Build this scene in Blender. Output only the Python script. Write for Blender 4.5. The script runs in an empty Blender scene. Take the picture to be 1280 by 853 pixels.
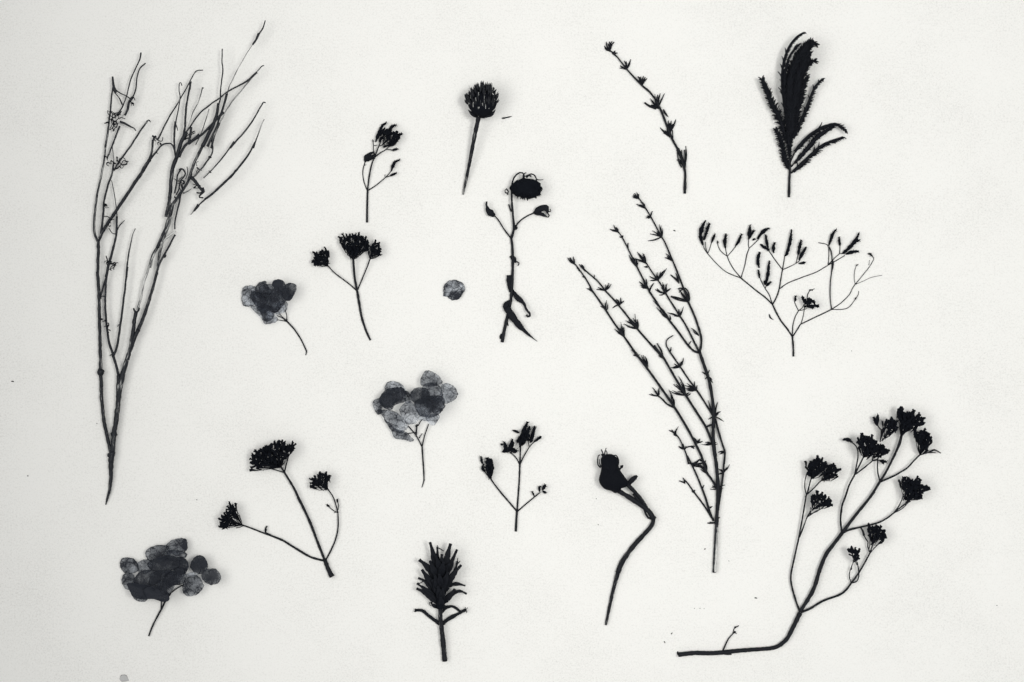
import bpy, math, random
from mathutils import Vector, noise, Matrix
random.seed(11)
S = bpy.context.scene
COL = S.collection
U = 0.0005                       # one unit of the layout sheet = half a millimetre
# ---------------------------------------------------------------- camera
cam_d = bpy.data.cameras.new('camera'); cam = bpy.data.objects.new('camera', cam_d); COL.objects.link(cam)
cam_d.sensor_width = 36; cam_d.lens = 90
CAM_H = 0.64 * 90 / 36
cam.location = (0, 0, CAM_H); cam_d.clip_end = 20; cam_d.clip_start = 0.05
S.camera = cam
# ---------------------------------------------------------------- light
W = bpy.data.worlds.new('World'); S.world = W; W.use_nodes = True
W.node_tree.nodes['Background'].inputs[0].default_value = (0.96, 0.98, 1.0, 1)
W.node_tree.nodes['Background'].inputs[1].default_value = 0.30
def area(name, loc, target, sx, sy, power, color, spread=180):
    l = bpy.data.lights.new(name, 'AREA'); l.shape = 'RECTANGLE'; l.size = sx; l.size_y = sy
    l.energy = power; l.color = color; l.spread = math.radians(spread)
    o = bpy.data.objects.new(name, l); COL.objects.link(o); o.location = loc
    o.rotation_euler = (Vector(target) - Vector(loc)).to_track_quat('-Z', 'Y').to_euler()
    return o
area('softbox', (-0.70, 0.002, 1.13), (0.343, 0.008, 0), 1.05, 0.955, 2.00, (1.0, 0.995, 0.965), 81.6)
area('softbox', (0.807, 0.107, 1.527), (0.223, 0.046, 0), 1.014, 0.974, 1.38, (1.0, 0.995, 0.965), 26.5)
area('softbox', (0.031, 0.137, 1.708), (0.047, 0.056, 0), 1.077, 0.899, 0.24, (1.0, 0.995, 0.965), 28.4)
S.view_settings.view_transform = 'Standard'; S.view_settings.look = 'None'
S.view_settings.exposure = 0.0; S.view_settings.gamma = 1
S.cycles.transparent_max_bounces = 48
S.cycles.max_bounces = 6

# ---------------------------------------------------------------- materials
def nodes_of(name):
    m = bpy.data.materials.new(name); m.use_nodes = True
    nt = m.node_tree; b = nt.nodes['Principled BSDF']
    return m, nt, b
def N(nt, t, **kw):
    n = nt.nodes.new(t)
    for k, v in kw.items(): setattr(n, k, v)
    return n
def ramp(nt, fac, stops):
    r = N(nt, 'ShaderNodeValToRGB'); e = r.color_ramp.elements
    while len(e) < len(stops): e.new(0.5)
    for i, (p, c) in enumerate(stops):
        e[i].position = p; e[i].color = (*c, 1) if len(c) == 3 else c
    nt.links.new(fac, r.inputs[0]); return r

def mat_plant(name, dark, mid, pale=(0.62, 0.62, 0.60), rough=0.62, spec=0.22, nscale=900):
    m, nt, b = nodes_of(name)
    tc = N(nt, 'ShaderNodeTexCoord')
    n1 = N(nt, 'ShaderNodeTexNoise'); n1.inputs['Scale'].default_value = nscale; n1.inputs['Detail'].default_value = 4
    nt.links.new(tc.outputs['Object'], n1.inputs['Vector'])
    r = ramp(nt, n1.outputs['Fac'], [(0.35, dark), (0.62, dark), (0.85, mid)])
    at = N(nt, 'ShaderNodeAttribute', attribute_name='tone')
    mp = N(nt, 'ShaderNodeMapping'); mp.inputs['Scale'].default_value = (1.0, 0.035, 1.0)
    uv = N(nt, 'ShaderNodeAttribute', attribute_name='along')      # x round the stem, y along it
    nt.links.new(uv.outputs['Vector'], mp.inputs['Vector'])
    n2 = N(nt, 'ShaderNodeTexNoise'); n2.inputs['Scale'].default_value = 1.6; n2.inputs['Detail'].default_value = 5
    n2.inputs['Roughness'].default_value = 0.7
    nt.links.new(mp.outputs[0], n2.inputs['Vector'])
    a = N(nt, 'ShaderNodeMath', operation='MULTIPLY_ADD'); a.inputs[1].default_value = 2.6; a.inputs[2].default_value = -1.3
    nt.links.new(n2.outputs['Fac'], a.inputs[0])
    s = N(nt, 'ShaderNodeMath', operation='ADD'); nt.links.new(a.outputs[0], s.inputs[0]); nt.links.new(at.outputs['Fac'], s.inputs[1])
    mr = N(nt, 'ShaderNodeMapRange'); mr.inputs['From Min'].default_value = 0.35; mr.inputs['From Max'].default_value = 0.75
    nt.links.new(s.outputs[0], mr.inputs['Value'])
    g = N(nt, 'ShaderNodeMath', operation='MULTIPLY'); nt.links.new(mr.outputs[0], g.inputs[0])
    st = N(nt, 'ShaderNodeMath', operation='GREATER_THAN'); st.inputs[1].default_value = 0.02
    nt.links.new(at.outputs['Fac'], st.inputs[0]); nt.links.new(st.outputs[0], g.inputs[1])
    mx = N(nt, 'ShaderNodeMix', data_type='RGBA'); mx.inputs['B'].default_value = (*pale, 1)
    nt.links.new(g.outputs[0], mx.inputs['Factor']); nt.links.new(r.outputs[0], mx.inputs['A'])
    nt.links.new(mx.outputs['Result'], b.inputs['Base Color'])
    b.inputs['Roughness'].default_value = rough; b.inputs['Specular IOR Level'].default_value = spec
    bu = N(nt, 'ShaderNodeBump'); bu.inputs['Strength'].default_value = 0.5; bu.inputs['Distance'].default_value = 0.0004
    nt.links.new(n1.outputs['Fac'], bu.inputs['Height']); nt.links.new(bu.outputs[0], b.inputs['Normal'])
    return m
INK = (0.0065, 0.0078, 0.0115)
M_STEM = mat_plant('dry_stem', INK, (0.030, 0.034, 0.042))
M_TWIG = mat_plant('dry_twig_bark', (0.010, 0.012, 0.017), (0.085, 0.092, 0.105), pale=(0.70, 0.70, 0.68), rough=0.55, spec=0.3, nscale=700)  # pale streaks put overexposed stem highlights into the twig colour
M_LEAF = mat_plant('dry_leaf', INK, (0.022, 0.026, 0.034), rough=0.7, spec=0.15)
M_HEAD = mat_plant('dry_floret', (0.005, 0.0062, 0.0095), (0.020, 0.023, 0.030), rough=0.85, spec=0.08)
M_BRACT = mat_plant('dry_bract', (0.0065, 0.0078, 0.0115), (0.16, 0.17, 0.18), rough=0.6, spec=0.25, nscale=520)
M_HIP = mat_plant('dry_hip_skin', (0.005, 0.006, 0.009), (0.012, 0.014, 0.019), rough=0.75, spec=0.08)
M_CRUMB = mat_plant('crumb', INK, (0.03, 0.032, 0.04))
M_PALECRUMB = mat_plant('pale_crumb', (0.52, 0.52, 0.515), (0.60, 0.60, 0.59))

def mat_petal(name, op, vein=0.5):
    """thin dried tissue: part of the light goes through it, veins and rim are denser"""
    m = bpy.data.materials.new(name); m.use_nodes = True; nt = m.node_tree; nt.nodes.clear()
    out = N(nt, 'ShaderNodeOutputMaterial')
    tc = N(nt, 'ShaderNodeTexCoord')
    nz = N(nt, 'ShaderNodeTexNoise'); nz.inputs['Scale'].default_value = 260; nz.inputs['Detail'].default_value = 3
    nt.links.new(tc.outputs['Object'], nz.inputs['Vector'])
    warp = N(nt, 'ShaderNodeMix', data_type='RGBA'); warp.inputs['Factor'].default_value = 0.0025
    nt.links.new(tc.outputs['Object'], warp.inputs['A']); nt.links.new(nz.outputs['Color'], warp.inputs['B'])
    vo = N(nt, 'ShaderNodeTexVoronoi', feature='DISTANCE_TO_EDGE'); vo.inputs['Scale'].default_value = 620
    nt.links.new(warp.outputs['Result'], vo.inputs['Vector'])
    v1 = N(nt, 'ShaderNodeMapRange'); v1.inputs['From Min'].default_value = 0.0; v1.inputs['From Max'].default_value = 0.16
    v1.inputs['To Min'].default_value = 1; v1.inputs['To Max'].default_value = 0
    nt.links.new(vo.outputs['Distance'], v1.inputs['Value'])
    vo2 = N(nt, 'ShaderNodeTexVoronoi', feature='DISTANCE_TO_EDGE'); vo2.inputs['Scale'].default_value = 260
    nt.links.new(warp.outputs['Result'], vo2.inputs['Vector'])
    v2 = N(nt, 'ShaderNodeMapRange'); v2.inputs['From Min'].default_value = 0.0; v2.inputs['From Max'].default_value = 0.10
    v2.inputs['To Min'].default_value = 1; v2.inputs['To Max'].default_value = 0
    nt.links.new(vo2.outputs['Distance'], v2.inputs['Value'])
    rim = N(nt, 'ShaderNodeAttribute', attribute_name='rim')
    rr = N(nt, 'ShaderNodeMapRange'); rr.inputs['From Min'].default_value = 0.90; rr.inputs['From Max'].default_value = 1.0
    nt.links.new(rim.outputs['Fac'], rr.inputs['Value'])
    def mul(a, k):
        x = N(nt, 'ShaderNodeMath', operation='MULTIPLY'); nt.links.new(a, x.inputs[0]); x.inputs[1].default_value = k; return x.outputs[0]
    def add(a, b_):
        x = N(nt, 'ShaderNodeMath', operation='ADD'); nt.links.new(a, x.inputs[0])
        if isinstance(b_, float): x.inputs[1].default_value = b_
        else: nt.links.new(b_, x.inputs[1])
        return x
    blot = N(nt, 'ShaderNodeTexNoise'); blot.inputs['Scale'].default_value = 170; blot.inputs['Detail'].default_value = 6; blot.inputs['Roughness'].default_value = 0.65
    nt.links.new(tc.outputs['Object'], blot.inputs['Vector'])
    bl = N(nt, 'ShaderNodeMapRange'); bl.inputs['From Min'].default_value = 0.35; bl.inputs['From Max'].default_value = 0.68
    bl.inputs['To Min'].default_value = -0.30; bl.inputs['To Max'].default_value = 0.34
    nt.links.new(blot.outputs['Fac'], bl.inputs['Value'])
    t = add(mul(v1.outputs[0], 0.16 * vein / 0.5), mul(v2.outputs[0], 0.22 * vein / 0.5))
    t = add(t.outputs[0], mul(rr.outputs[0], 0.28)); t = add(t.outputs[0], bl.outputs[0]); t = add(t.outputs[0], float(op)); t.use_clamp = True
    bg = N(nt, 'ShaderNodeTexNoise'); bg.inputs['Scale'].default_value = 55; bg.inputs['Detail'].default_value = 2
    nt.links.new(tc.outputs['Object'], bg.inputs['Vector'])
    bgm = N(nt, 'ShaderNodeMapRange'); bgm.inputs['From Min'].default_value = 0.35; bgm.inputs['From Max'].default_value = 0.65
    bgm.inputs['To Min'].default_value = -0.18; bgm.inputs['To Max'].default_value = 0.22
    nt.links.new(bg.outputs['Fac'], bgm.inputs['Value'])
    t = add(t.outputs[0], bgm.outputs[0]); t.use_clamp = True
    # each sheet has two faces: spread the opacity over both
    inv = N(nt, 'ShaderNodeMath', operation='SUBTRACT'); inv.inputs[0].default_value = 1.0; nt.links.new(t.outputs[0], inv.inputs[1]); inv.use_clamp = True
    sq = N(nt, 'ShaderNodeMath', operation='SQRT'); nt.links.new(inv.outputs[0], sq.inputs[0])
    tr = N(nt, 'ShaderNodeBsdfTransparent'); tr.inputs[0].default_value = (0.96, 0.975, 1.0, 1)
    pr = N(nt, 'ShaderNodeBsdfPrincipled'); pr.inputs['Base Color'].default_value = (0.016, 0.019, 0.027, 1)
    pr.inputs['Roughness'].default_value = 0.6; pr.inputs['Specular IOR Level'].default_value = 0.2
    mx = N(nt, 'ShaderNodeMixShader')
    nt.links.new(sq.outputs[0], mx.inputs[0]); nt.links.new(pr.outputs[0], mx.inputs[1]); nt.links.new(tr.outputs[0], mx.inputs[2])
    nt.links.new(mx.outputs[0], out.inputs[0])
    return m
M_PET = {'l': mat_petal('petal_sheer', 0.25, 0.85), 'm': mat_petal('petal_half_sheer', 0.55, 0.65), 'd': mat_petal('petal_dark', 0.88, 0.3)}

def mat_paper():
    m, nt, b = nodes_of('paper')
    tc = N(nt, 'ShaderNodeTexCoord')
    def nz(scale, det, rough=0.6, st=(1, 1, 1)):
        mp = N(nt, 'ShaderNodeMapping'); mp.inputs['Scale'].default_value = st
        nt.links.new(tc.outputs['Object'], mp.inputs['Vector'])
        n = N(nt, 'ShaderNodeTexNoise'); n.inputs['Scale'].default_value = scale; n.inputs['Detail'].default_value = det
        n.inputs['Roughness'].default_value = rough; nt.links.new(mp.outputs[0], n.inputs['Vector']); return n.outputs['Fac']
    fine = nz(880, 3, 0.9); fib = nz(420, 5, 0.7, (1, 0.35, 1)); fib2 = nz(420, 5, 0.7, (0.35, 1, 1)); big = nz(16, 5)
    def mth(op, a, c):
        x = N(nt, 'ShaderNodeMath', operation=op)
        for i, q in enumerate((a, c)):
            if isinstance(q, (int, float)): x.inputs[i].default_value = q
            else: nt.links.new(q, x.inputs[i])
        return x.outputs[0]
    s = mth('ADD', mth('ADD', mth('MULTIPLY', fine, 0.75), mth('MULTIPLY', fib, 0.10)), mth('ADD', mth('MULTIPLY', fib2, 0.10), mth('MULTIPLY', big, 0.24)))
    r = ramp(nt, s, [(0.38, (0.670, 0.662, 0.640)), (0.51, (0.838, 0.830, 0.803)), (0.62, (0.915, 0.907, 0.880))])
    nt.links.new(r.outputs[0], b.inputs['Base Color'])
    b.inputs['Roughness'].default_value = 0.95; b.inputs['Specular IOR Level'].default_value = 0.05
    bu = N(nt, 'ShaderNodeBump'); bu.inputs['Strength'].default_value = 0.35; bu.inputs['Distance'].default_value = 0.0003
    nt.links.new(s, bu.inputs['Height']); nt.links.new(bu.outputs[0], b.inputs['Normal'])
    return m
M_PAPER = mat_paper()

# ---------------------------------------------------------------- mesh helpers (lengths in sheet units)
def P(x, y, z=0.0): return Vector(((x - 640) * U, (426.5 - y) * U, z * U))
class Crop:
    def __init__(s, x0, y0, k): s.x0, s.y0, s.k = x0, y0, k
    def pt(s, x, y): return (s.x0 + x / s.k, s.y0 + y / s.k)
    def pts(s, txt):
        out = []
        for w in txt.split():
            a = w.split(','); out.append(s.pt(float(a[0]), float(a[1])))
        return out
SRC = Crop(0, 0, 1.0)

class MB:
    def __init__(s): s.v = []; s.f = []; s.tone = []; s.al = []; s.rim = []
    def vert(s, p, tone=0.0, al=(0, 0, 0), rim=0.0):
        s.v.append(tuple(p)); s.tone.append(tone); s.al.append(al); s.rim.append(rim); return len(s.v) - 1
    def build(s, name, mat, parent=None, origin=Vector((0, 0, 0)), smooth=True):
        me = bpy.data.meshes.new(name)
        me.from_pydata([(x - origin.x, y - origin.y, z - origin.z) for x, y, z in s.v], [], s.f)
        me.update()
        a = me.attributes.new('tone', 'FLOAT', 'POINT'); a.data.foreach_set('value', s.tone)
        b = me.attributes.new('along', 'FLOAT_VECTOR', 'POINT'); b.data.foreach_set('vector', [c for t in s.al for c in t])
        if any(s.rim):
            c = me.attributes.new('rim', 'FLOAT', 'POINT'); c.data.foreach_set('value', s.rim)
        if smooth: me.polygons.foreach_set('use_smooth', [True] * len(me.polygons))
        me.materials.append(mat)
        o = bpy.data.objects.new(name, me); COL.objects.link(o)
        if parent is not None: o.parent = parent
        return o

def crom(P0, P1, P2, P3, t):
    return tuple(0.5 * ((2 * b) + (-a + c) * t + (2 * a - 5 * b + 4 * c - d) * t * t + (-a + 3 * b - 3 * c + d) * t ** 3) for a, b, c, d in zip(P0, P1, P2, P3))
def smooth_path(pts, step=2.2):
    if len(pts) == 2:
        n = max(2, int(math.dist(pts[0], pts[1]) / step))
        return [tuple(a + (b - a) * i / n for a, b in zip(*pts)) for i in range(n + 1)]
    out = []
    ext = [tuple(2 * a - b for a, b in zip(pts[0], pts[1]))] + list(pts) + [tuple(2 * a - b for a, b in zip(pts[-1], pts[-2]))]
    for i in range(len(pts) - 1):
        n = max(2, int(math.dist(pts[i], pts[i + 1]) / step))
        for j in range(n): out.append(crom(ext[i], ext[i + 1], ext[i + 2], ext[i + 3], j / n))
    out.append(tuple(pts[-1])); return out

def prof_stem(t): return 1.0
def prof_leaf(t): return max(0.10, math.sin(math.pi * min(1, t ** 0.75 * 0.96 + 0.04)) ** 0.8)
def prof_needle(t): return max(0.55 if t < 0.5 else 0.62, 0.8 + 0.3 * math.sin(math.pi * min(1, t * 1.15))) * (1.0 if t < 0.86 else 0.72)
def prof_bud(t): return max(0.16, (math.sin(math.pi * (t * 0.9 + 0.05)) ** 0.6) * (1.05 - 0.25 * t))
def prof_blade(t): return max(0.12, min(1, (1 - t) * 3.2) * (0.55 + 0.45 * math.sin(math.pi * min(1, t * 1.3))))

def sweep(mb, pts, w0, w1=None, z0=0.0, z1=None, prof=prof_stem, flat=1.0, tone=(0, 0), sides=8, jit=0.10, wob=0.0, step=2.2, fold=0.0, knots=True):
    """tapered tube or blade along a path on the sheet; widths and heights in sheet units"""
    if w1 is None: w1 = w0
    if z1 is None: z1 = z0
    p = smooth_path(pts, step); n = len(p)
    L = [0.0]
    for i in range(1, n): L.append(L[-1] + math.dist(p[i], p[i - 1]))
    tot = L[-1] or 1
    seed = random.random() * 100
    rings = []
    cx = []
    for i in range(n):
        t = L[i] / tot
        r = 0.5 * (w0 + (w1 - w0) * t) * prof(t) * (1 + jit * 2 * (noise.noise(Vector((L[i] * 0.22, seed, 0))))) 
        off = wob * noise.noise(Vector((L[i] * 0.09, seed + 9, 3)))
        z = z0 + (z1 - z0) * t + r * flat + 0.12 + 0.25 * abs(noise.noise(Vector((L[i] * 0.05, seed + 4, 1)))) * min(3, tot * 0.04)
        cx.append((p[i][0] + off, p[i][1] + off * 0.5, z, r, t))
    for i, (x, y, z, r, t) in enumerate(cx):
        a = cx[max(0, i - 1)]; b = cx[min(n - 1, i + 1)]
        d = Vector((b[0] - a[0], -(b[1] - a[1]), b[2] - a[2]))
        if d.length < 1e-6: d = Vector((1, 0, 0))
        d.normalize()
        side = Vector((-d.y, d.x, 0))
        if side.length < 1e-4: side = Vector((1, 0, 0))
        side.normalize(); up = d.cross(side)
        if up.z < 0: up = -up
        c = Vector(((x - 640), (426.5 - y), z))
        ring = []
        tn = tone[0] + (tone[1] - tone[0]) * t
        for k in range(sides):
            an = 2 * math.pi * k / sides
            ca, sa = math.cos(an), math.sin(an)
            rr = r * (1 + jit * noise.noise(Vector((L[i] * 0.4, k * 1.7, seed))))
            q = c + side * (ca * rr) + up * (sa * rr * flat + abs(ca) * fold * rr)
            q = q * U
            ring.append(mb.vert(q, tn, (k * 0.7 + seed, L[i] + seed, seed)))
        rings.append(ring)
    for i in range(n - 1):
        A, B = rings[i], rings[i + 1]
        for k in range(sides):
            k2 = (k + 1) % sides
            mb.f.append((A[k], A[k2], B[k2], B[k]))
    mb.f.append(tuple(reversed(rings[0]))); mb.f.append(tuple(rings[-1]))
    return p

def blob(mb, x, y, rx, ry, rz, z, rot=0.0, seg=14, rings=9, bump=0.12, freq=1.0):
    seed = random.random() * 50; idx = []
    top = None
    for i in range(1, rings):
        th = math.pi * i / rings; row = []
        for k in range(seg):
            ph = 2 * math.pi * k / seg
            d = Vector((math.sin(th) * math.cos(ph), math.sin(th) * math.sin(ph), math.cos(th)))
            s = 1 + bump * noise.noise(d * 2.2 * freq + Vector((seed, 0, 0)))
            a, b = d.x * rx * s, d.y * ry * s
            row.append(mb.vert(Vector((x - 640 + a * math.cos(rot) - b * math.sin(rot), 426.5 - y + a * math.sin(rot) + b * math.cos(rot), z + d.z * rz * s)) * U))
        idx.append(row)
    t0 = mb.vert(Vector((x - 640, 426.5 - y, z + rz)) * U); t1 = mb.vert(Vector((x - 640, 426.5 - y, z - rz)) * U)
    for k in range(seg):
        k2 = (k + 1) % seg
        mb.f.append((t0, idx[0][k], idx[0][k2])); mb.f.append((t1, idx[-1][k2], idx[-1][k]))
        for i in range(len(idx) - 1): mb.f.append((idx[i][k], idx[i + 1][k], idx[i + 1][k2], idx[i][k2]))

# ---------------------------------------------------------------- plants
class Plant:
    def __init__(s, name, label, cat, base, group=None):
        s.o = bpy.data.objects.new(name, None); COL.objects.link(s.o)
        s.org = P(*base); s.o.location = s.org; s.o.empty_display_size = 0.005
        s.o['label'] = label; s.o['category'] = cat
        if group: s.o['group'] = group
    def tube(s, crop, txt, w0, w1=None, z=0.0, z1=None, name='branch', mat=None, tone=(0, 0), label=None, **kw):
        mb = MB(); sweep(mb, crop.pts(txt), w0, w1, z, z1, tone=tone, **kw)
        o = mb.build(name, mat or M_STEM, s.o, s.org)
        if label: o['label'] = label
        return o
    def tubes(s, crop, rows, name='branch', mat=None, rise=1, **kw):
        for r in rows:
            txt, w0, w1, z0, z1 = (list(r) + [None] * 5)[:5]
            if rise != 1 and z0 is not None:
                z0 = z0 * rise; z1 = None if z1 is None else z1 * rise
            s.tube(crop, txt, w0, w1, z0 or 0.0, z1, name=name, mat=mat, **kw)
    def blade(s, crop, txt, w, z=0.5, z1=None, name='leaf', mat=None, prof=prof_leaf, flat=0.30, fold=0.25, parent=None, **kw):
        mb = MB(); sweep(mb, crop.pts(txt), w, w, z, z1, prof=prof, flat=flat, fold=fold, step=1.6, jit=0.14, **kw)
        return mb.build(name, mat or M_LEAF, parent or s.o, s.org)
    def bud(s, crop, txt, w, z=1.0, z1=None, scales=True, name='bud'):
        """spindle of overlapping little scales round an axis"""
        mb = MB(); pts = crop.pts(txt)
        sweep(mb, pts, w * 0.72, w * 0.72, z, z1, prof=prof_bud, flat=0.85, step=1.2, jit=0.25)
        if scales:
            p = smooth_path(pts, 1.0); n = len(p)
            z1 = z if z1 is None else z1
            for i in range(0, n - 1):
                a = p[i]; b = p[min(n - 1, i + 1)]; d = math.atan2(b[1] - a[1], b[0] - a[0])
                t = i / n; ww = w * prof_bud(t) * 0.5
                for sgn in (-1, 1):
                    if random.random() < 0.45: continue
                    an = d + sgn * random.uniform(0.35, 0.95)
                    l = random.uniform(0.8, 1.25) * ww + 0.9
                    zz = z + (z1 - z) * t + random.uniform(0.0, w * 0.5)
                    e = (a[0] + math.cos(an) * l, a[1] + math.sin(an) * l)
                    sweep(mb, [a, ((a[0] + e[0]) / 2 + 0.2, (a[1] + e[1]) / 2), e], 1.3, 0.8, zz, zz + 0.3, prof=prof_leaf, flat=0.5, sides=5, step=1.2)
        return mb.build(name, M_HEAD, s.o, s.org)
    def tuft(s, crop, node, tips, w=2.0, z=0.6):
        nx, ny = crop.pts(node)[0]
        mb = MB(); sweep(mb, [(nx - 0.9, ny - 1.2), (nx, ny), (nx + 0.5, ny + 1.4)], 1.4, 1.9, z * 0.3, prof=prof_bud, sides=7, step=1.0)
        long_ = []
        for i, (tx, ty) in enumerate(crop.pts(tips)):
            L = math.hypot(tx - nx, ty - ny)
            sgn = 1 if random.random() < .5 else -1
            k = random.uniform(0.02, 0.13) * sgn * (0.6 if L > 12 else 1)
            mx, my = (nx + tx) / 2 - (ty - ny) * k, (ny + ty) / 2 + (tx - nx) * k
            z1 = z + random.uniform(0.1, 0.26) * L if i % 2 else z + random.uniform(0, 1.0)
            arg = dict(w0=w * random.uniform(0.72, 0.95), w1=w * random.uniform(0.55, 0.75), z0=z, z1=z1, prof=prof_needle, flat=0.5, sides=6, step=1.6, jit=0.16)
            if L >= 9: long_.append(([(nx, ny), (mx, my), (tx, ty)], arg))
            else: sweep(mb, [(nx, ny), (mx, my), (tx, ty)], **arg)
        t = mb.build('leaf_tuft', M_LEAF, s.o, s.org)
        for pts, arg in long_:
            m2 = MB(); sweep(m2, pts, **arg); m2.build('leaf', M_LEAF, t, s.org)
        return t
    def curls(s, crop, cx, cy, r, n, w=1.1, z=2.0, name='curled_remnant'):
        """a knot of dried curling threads"""
        mb = MB(); x, y = crop.pt(cx, cy)
        for i in range(n):
            a = random.uniform(0, 6.28); d = random.uniform(0, r * 0.6)
            px, py = x + math.cos(a) * d, y + math.sin(a) * d
            h = random.uniform(0, 6.28); st = random.uniform(0.14, 0.30) * r; turn = random.uniform(-0.9, 0.9); pts = [(px, py)]
            for k in range(random.randint(4, 7)):
                px += math.cos(h) * st * random.uniform(0.6, 1.4); py += math.sin(h) * st * random.uniform(0.6, 1.4)
                h += turn + random.uniform(-0.5, 0.5)
                if math.hypot(px - x, py - y) > r: h = math.atan2(y - py, x - px) + random.uniform(-0.6, 0.6)
                pts.append((px, py))
            sweep(mb, pts, w * random.uniform(1.0, 1.9), w * 0.7, z + random.uniform(-0.8, 2), z + random.uniform(0, 5), sides=6, step=1.2, jit=0.3)
        return mb.build(name, M_LEAF, s.o, s.org)

def inside(p, poly):
    x, y = p; c = False; j = len(poly) - 1
    for i in range(len(poly)):
        xi, yi = poly[i]; xj, yj = poly[j]
        if (yi > y) != (yj > y) and x < (xj - xi) * (y - yi) / (yj - yi) + xi: c = not c
        j = i
    return c
def floret(mb, tip, d2, L, w, zz, tilt):
    """calyx on a short stalk, opening into four or five pointed lobes"""
    ux, uy = d2
    b = (tip[0] - ux * L, tip[1] - uy * L); m = (tip[0] - ux * L * 0.45, tip[1] - uy * L * 0.45)
    z0 = max(0.1, zz - tilt * L)
    sweep(mb, [b, m, tip], 0.9 * w, w, z0, zz, prof=lambda t: 0.28 + 0.72 * min(1, max(0, (t - 0.2) * 1.9)) * (1.0 if t < .85 else 0.8), sides=6, step=1.7, jit=0.2)
    for k in range(random.choice((3, 4, 5))):
        a = math.atan2(uy, ux) + random.uniform(-1.25, 1.25)
        l = w * random.uniform(0.4, 0.85)
        e = (tip[0] + math.cos(a) * l, tip[1] + math.sin(a) * l)
        sweep(mb, [(tip[0] - ux * 0.5, tip[1] - uy * 0.5), e], w * 0.75, w * 0.5, zz, zz + random.uniform(-0.6, 1.6), flat=0.6, sides=5, step=3, jit=0.2)
def head(pl, crop, poly, base, size=3.6, dist=2.3, lift=3.0, L=6.5, stalks=0.45, name='flower_head', label=None):
    poly = crop.pts(poly); bx, by = crop.pts(base)[0]
    xs = [p[0] for p in poly]; ys = [p[1] for p in poly]
    cx, cy = sum(xs) / len(xs), sum(ys) / len(ys)
    R = max(max(xs) - min(xs), max(ys) - min(ys)) / 2
    lift = lift * 1.7 + 1.5
    mb = MB(); got = []
    def put(p, sz, ll, spread, extra=0.0):
        dx, dy = p[0] - bx, p[1] - by; l = math.hypot(dx, dy) or 1
        a = math.atan2(dy, dx) + random.uniform(-spread, spread)
        dc = math.hypot(p[0] - cx, p[1] - cy) / R
        zz = lift + R * 0.6 * max(0, 1 - dc * dc) * random.uniform(0.2, 1.0) + random.uniform(0, 2.0)
        u = (math.cos(a), math.sin(a)); ll = min(ll, l * 0.9 + 1)
        tip = (p[0] + u[0] * extra, p[1] + u[1] * extra)
        floret(mb, tip, u, ll, sz, zz, random.uniform(0.1, 0.5))
        if random.random() < stalks and l > ll + 1:
            e = (tip[0] - u[0] * ll, tip[1] - u[1] * ll)
            mid = ((bx + e[0]) / 2 + (e[1] - by) * 0.06 * random.choice((-1, 1)), (by + e[1]) / 2)
            sweep(mb, [(bx, by), mid, e], 0.9, 0.7, lift * 0.6, max(0.5, zz - 0.3 * ll), sides=5, step=2.5)
    # inner florets, set in from the rim
    tries = 0; inner = [(cx + (x - cx) * 0.86, cy + (y - cy) * 0.86) for x, y in poly]
    dd = dist * 1.12
    while tries < 700:
        tries += 1
        p = (random.uniform(min(xs), max(xs)), random.uniform(min(ys), max(ys)))
        if not inside(p, inner) or any((p[0] - g[0]) ** 2 + (p[1] - g[1]) ** 2 < dd * dd for g in got): continue
        got.append(p); tries = min(tries, 300)
        if random.random() < 0.06: continue
        put(p, size * random.uniform(0.65, 1.1), L * random.uniform(0.7, 1.1), 0.85)
    # rim florets standing proud by different amounts, with notches between them
    per = []
    n = len(poly)
    for i in range(n):
        a, b = poly[i], poly[(i + 1) % n]; m = max(1, int(math.dist(a, b) / (size * 1.02)))
        for q in range(m): per.append((a[0] + (b[0] - a[0]) * q / m, a[1] + (b[1] - a[1]) * q / m))
    for p in per:
        if math.dist(p, (bx, by)) < 6: continue
        out = ((p[0] - cx) * (p[0] - bx) + (p[1] - cy) * (p[1] - by)) > 0
        ex = random.choice((-2.6, -1.4, -0.6, 0.2, 0.9, 1.5)) if out else -1.5
        put(p, size * random.uniform(0.55, 1.0), L * 1.2, 0.35, ex)
    o = mb.build(name, M_HEAD, pl.o, pl.org, smooth=False)
    if label: o['label'] = label
    return o

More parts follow.
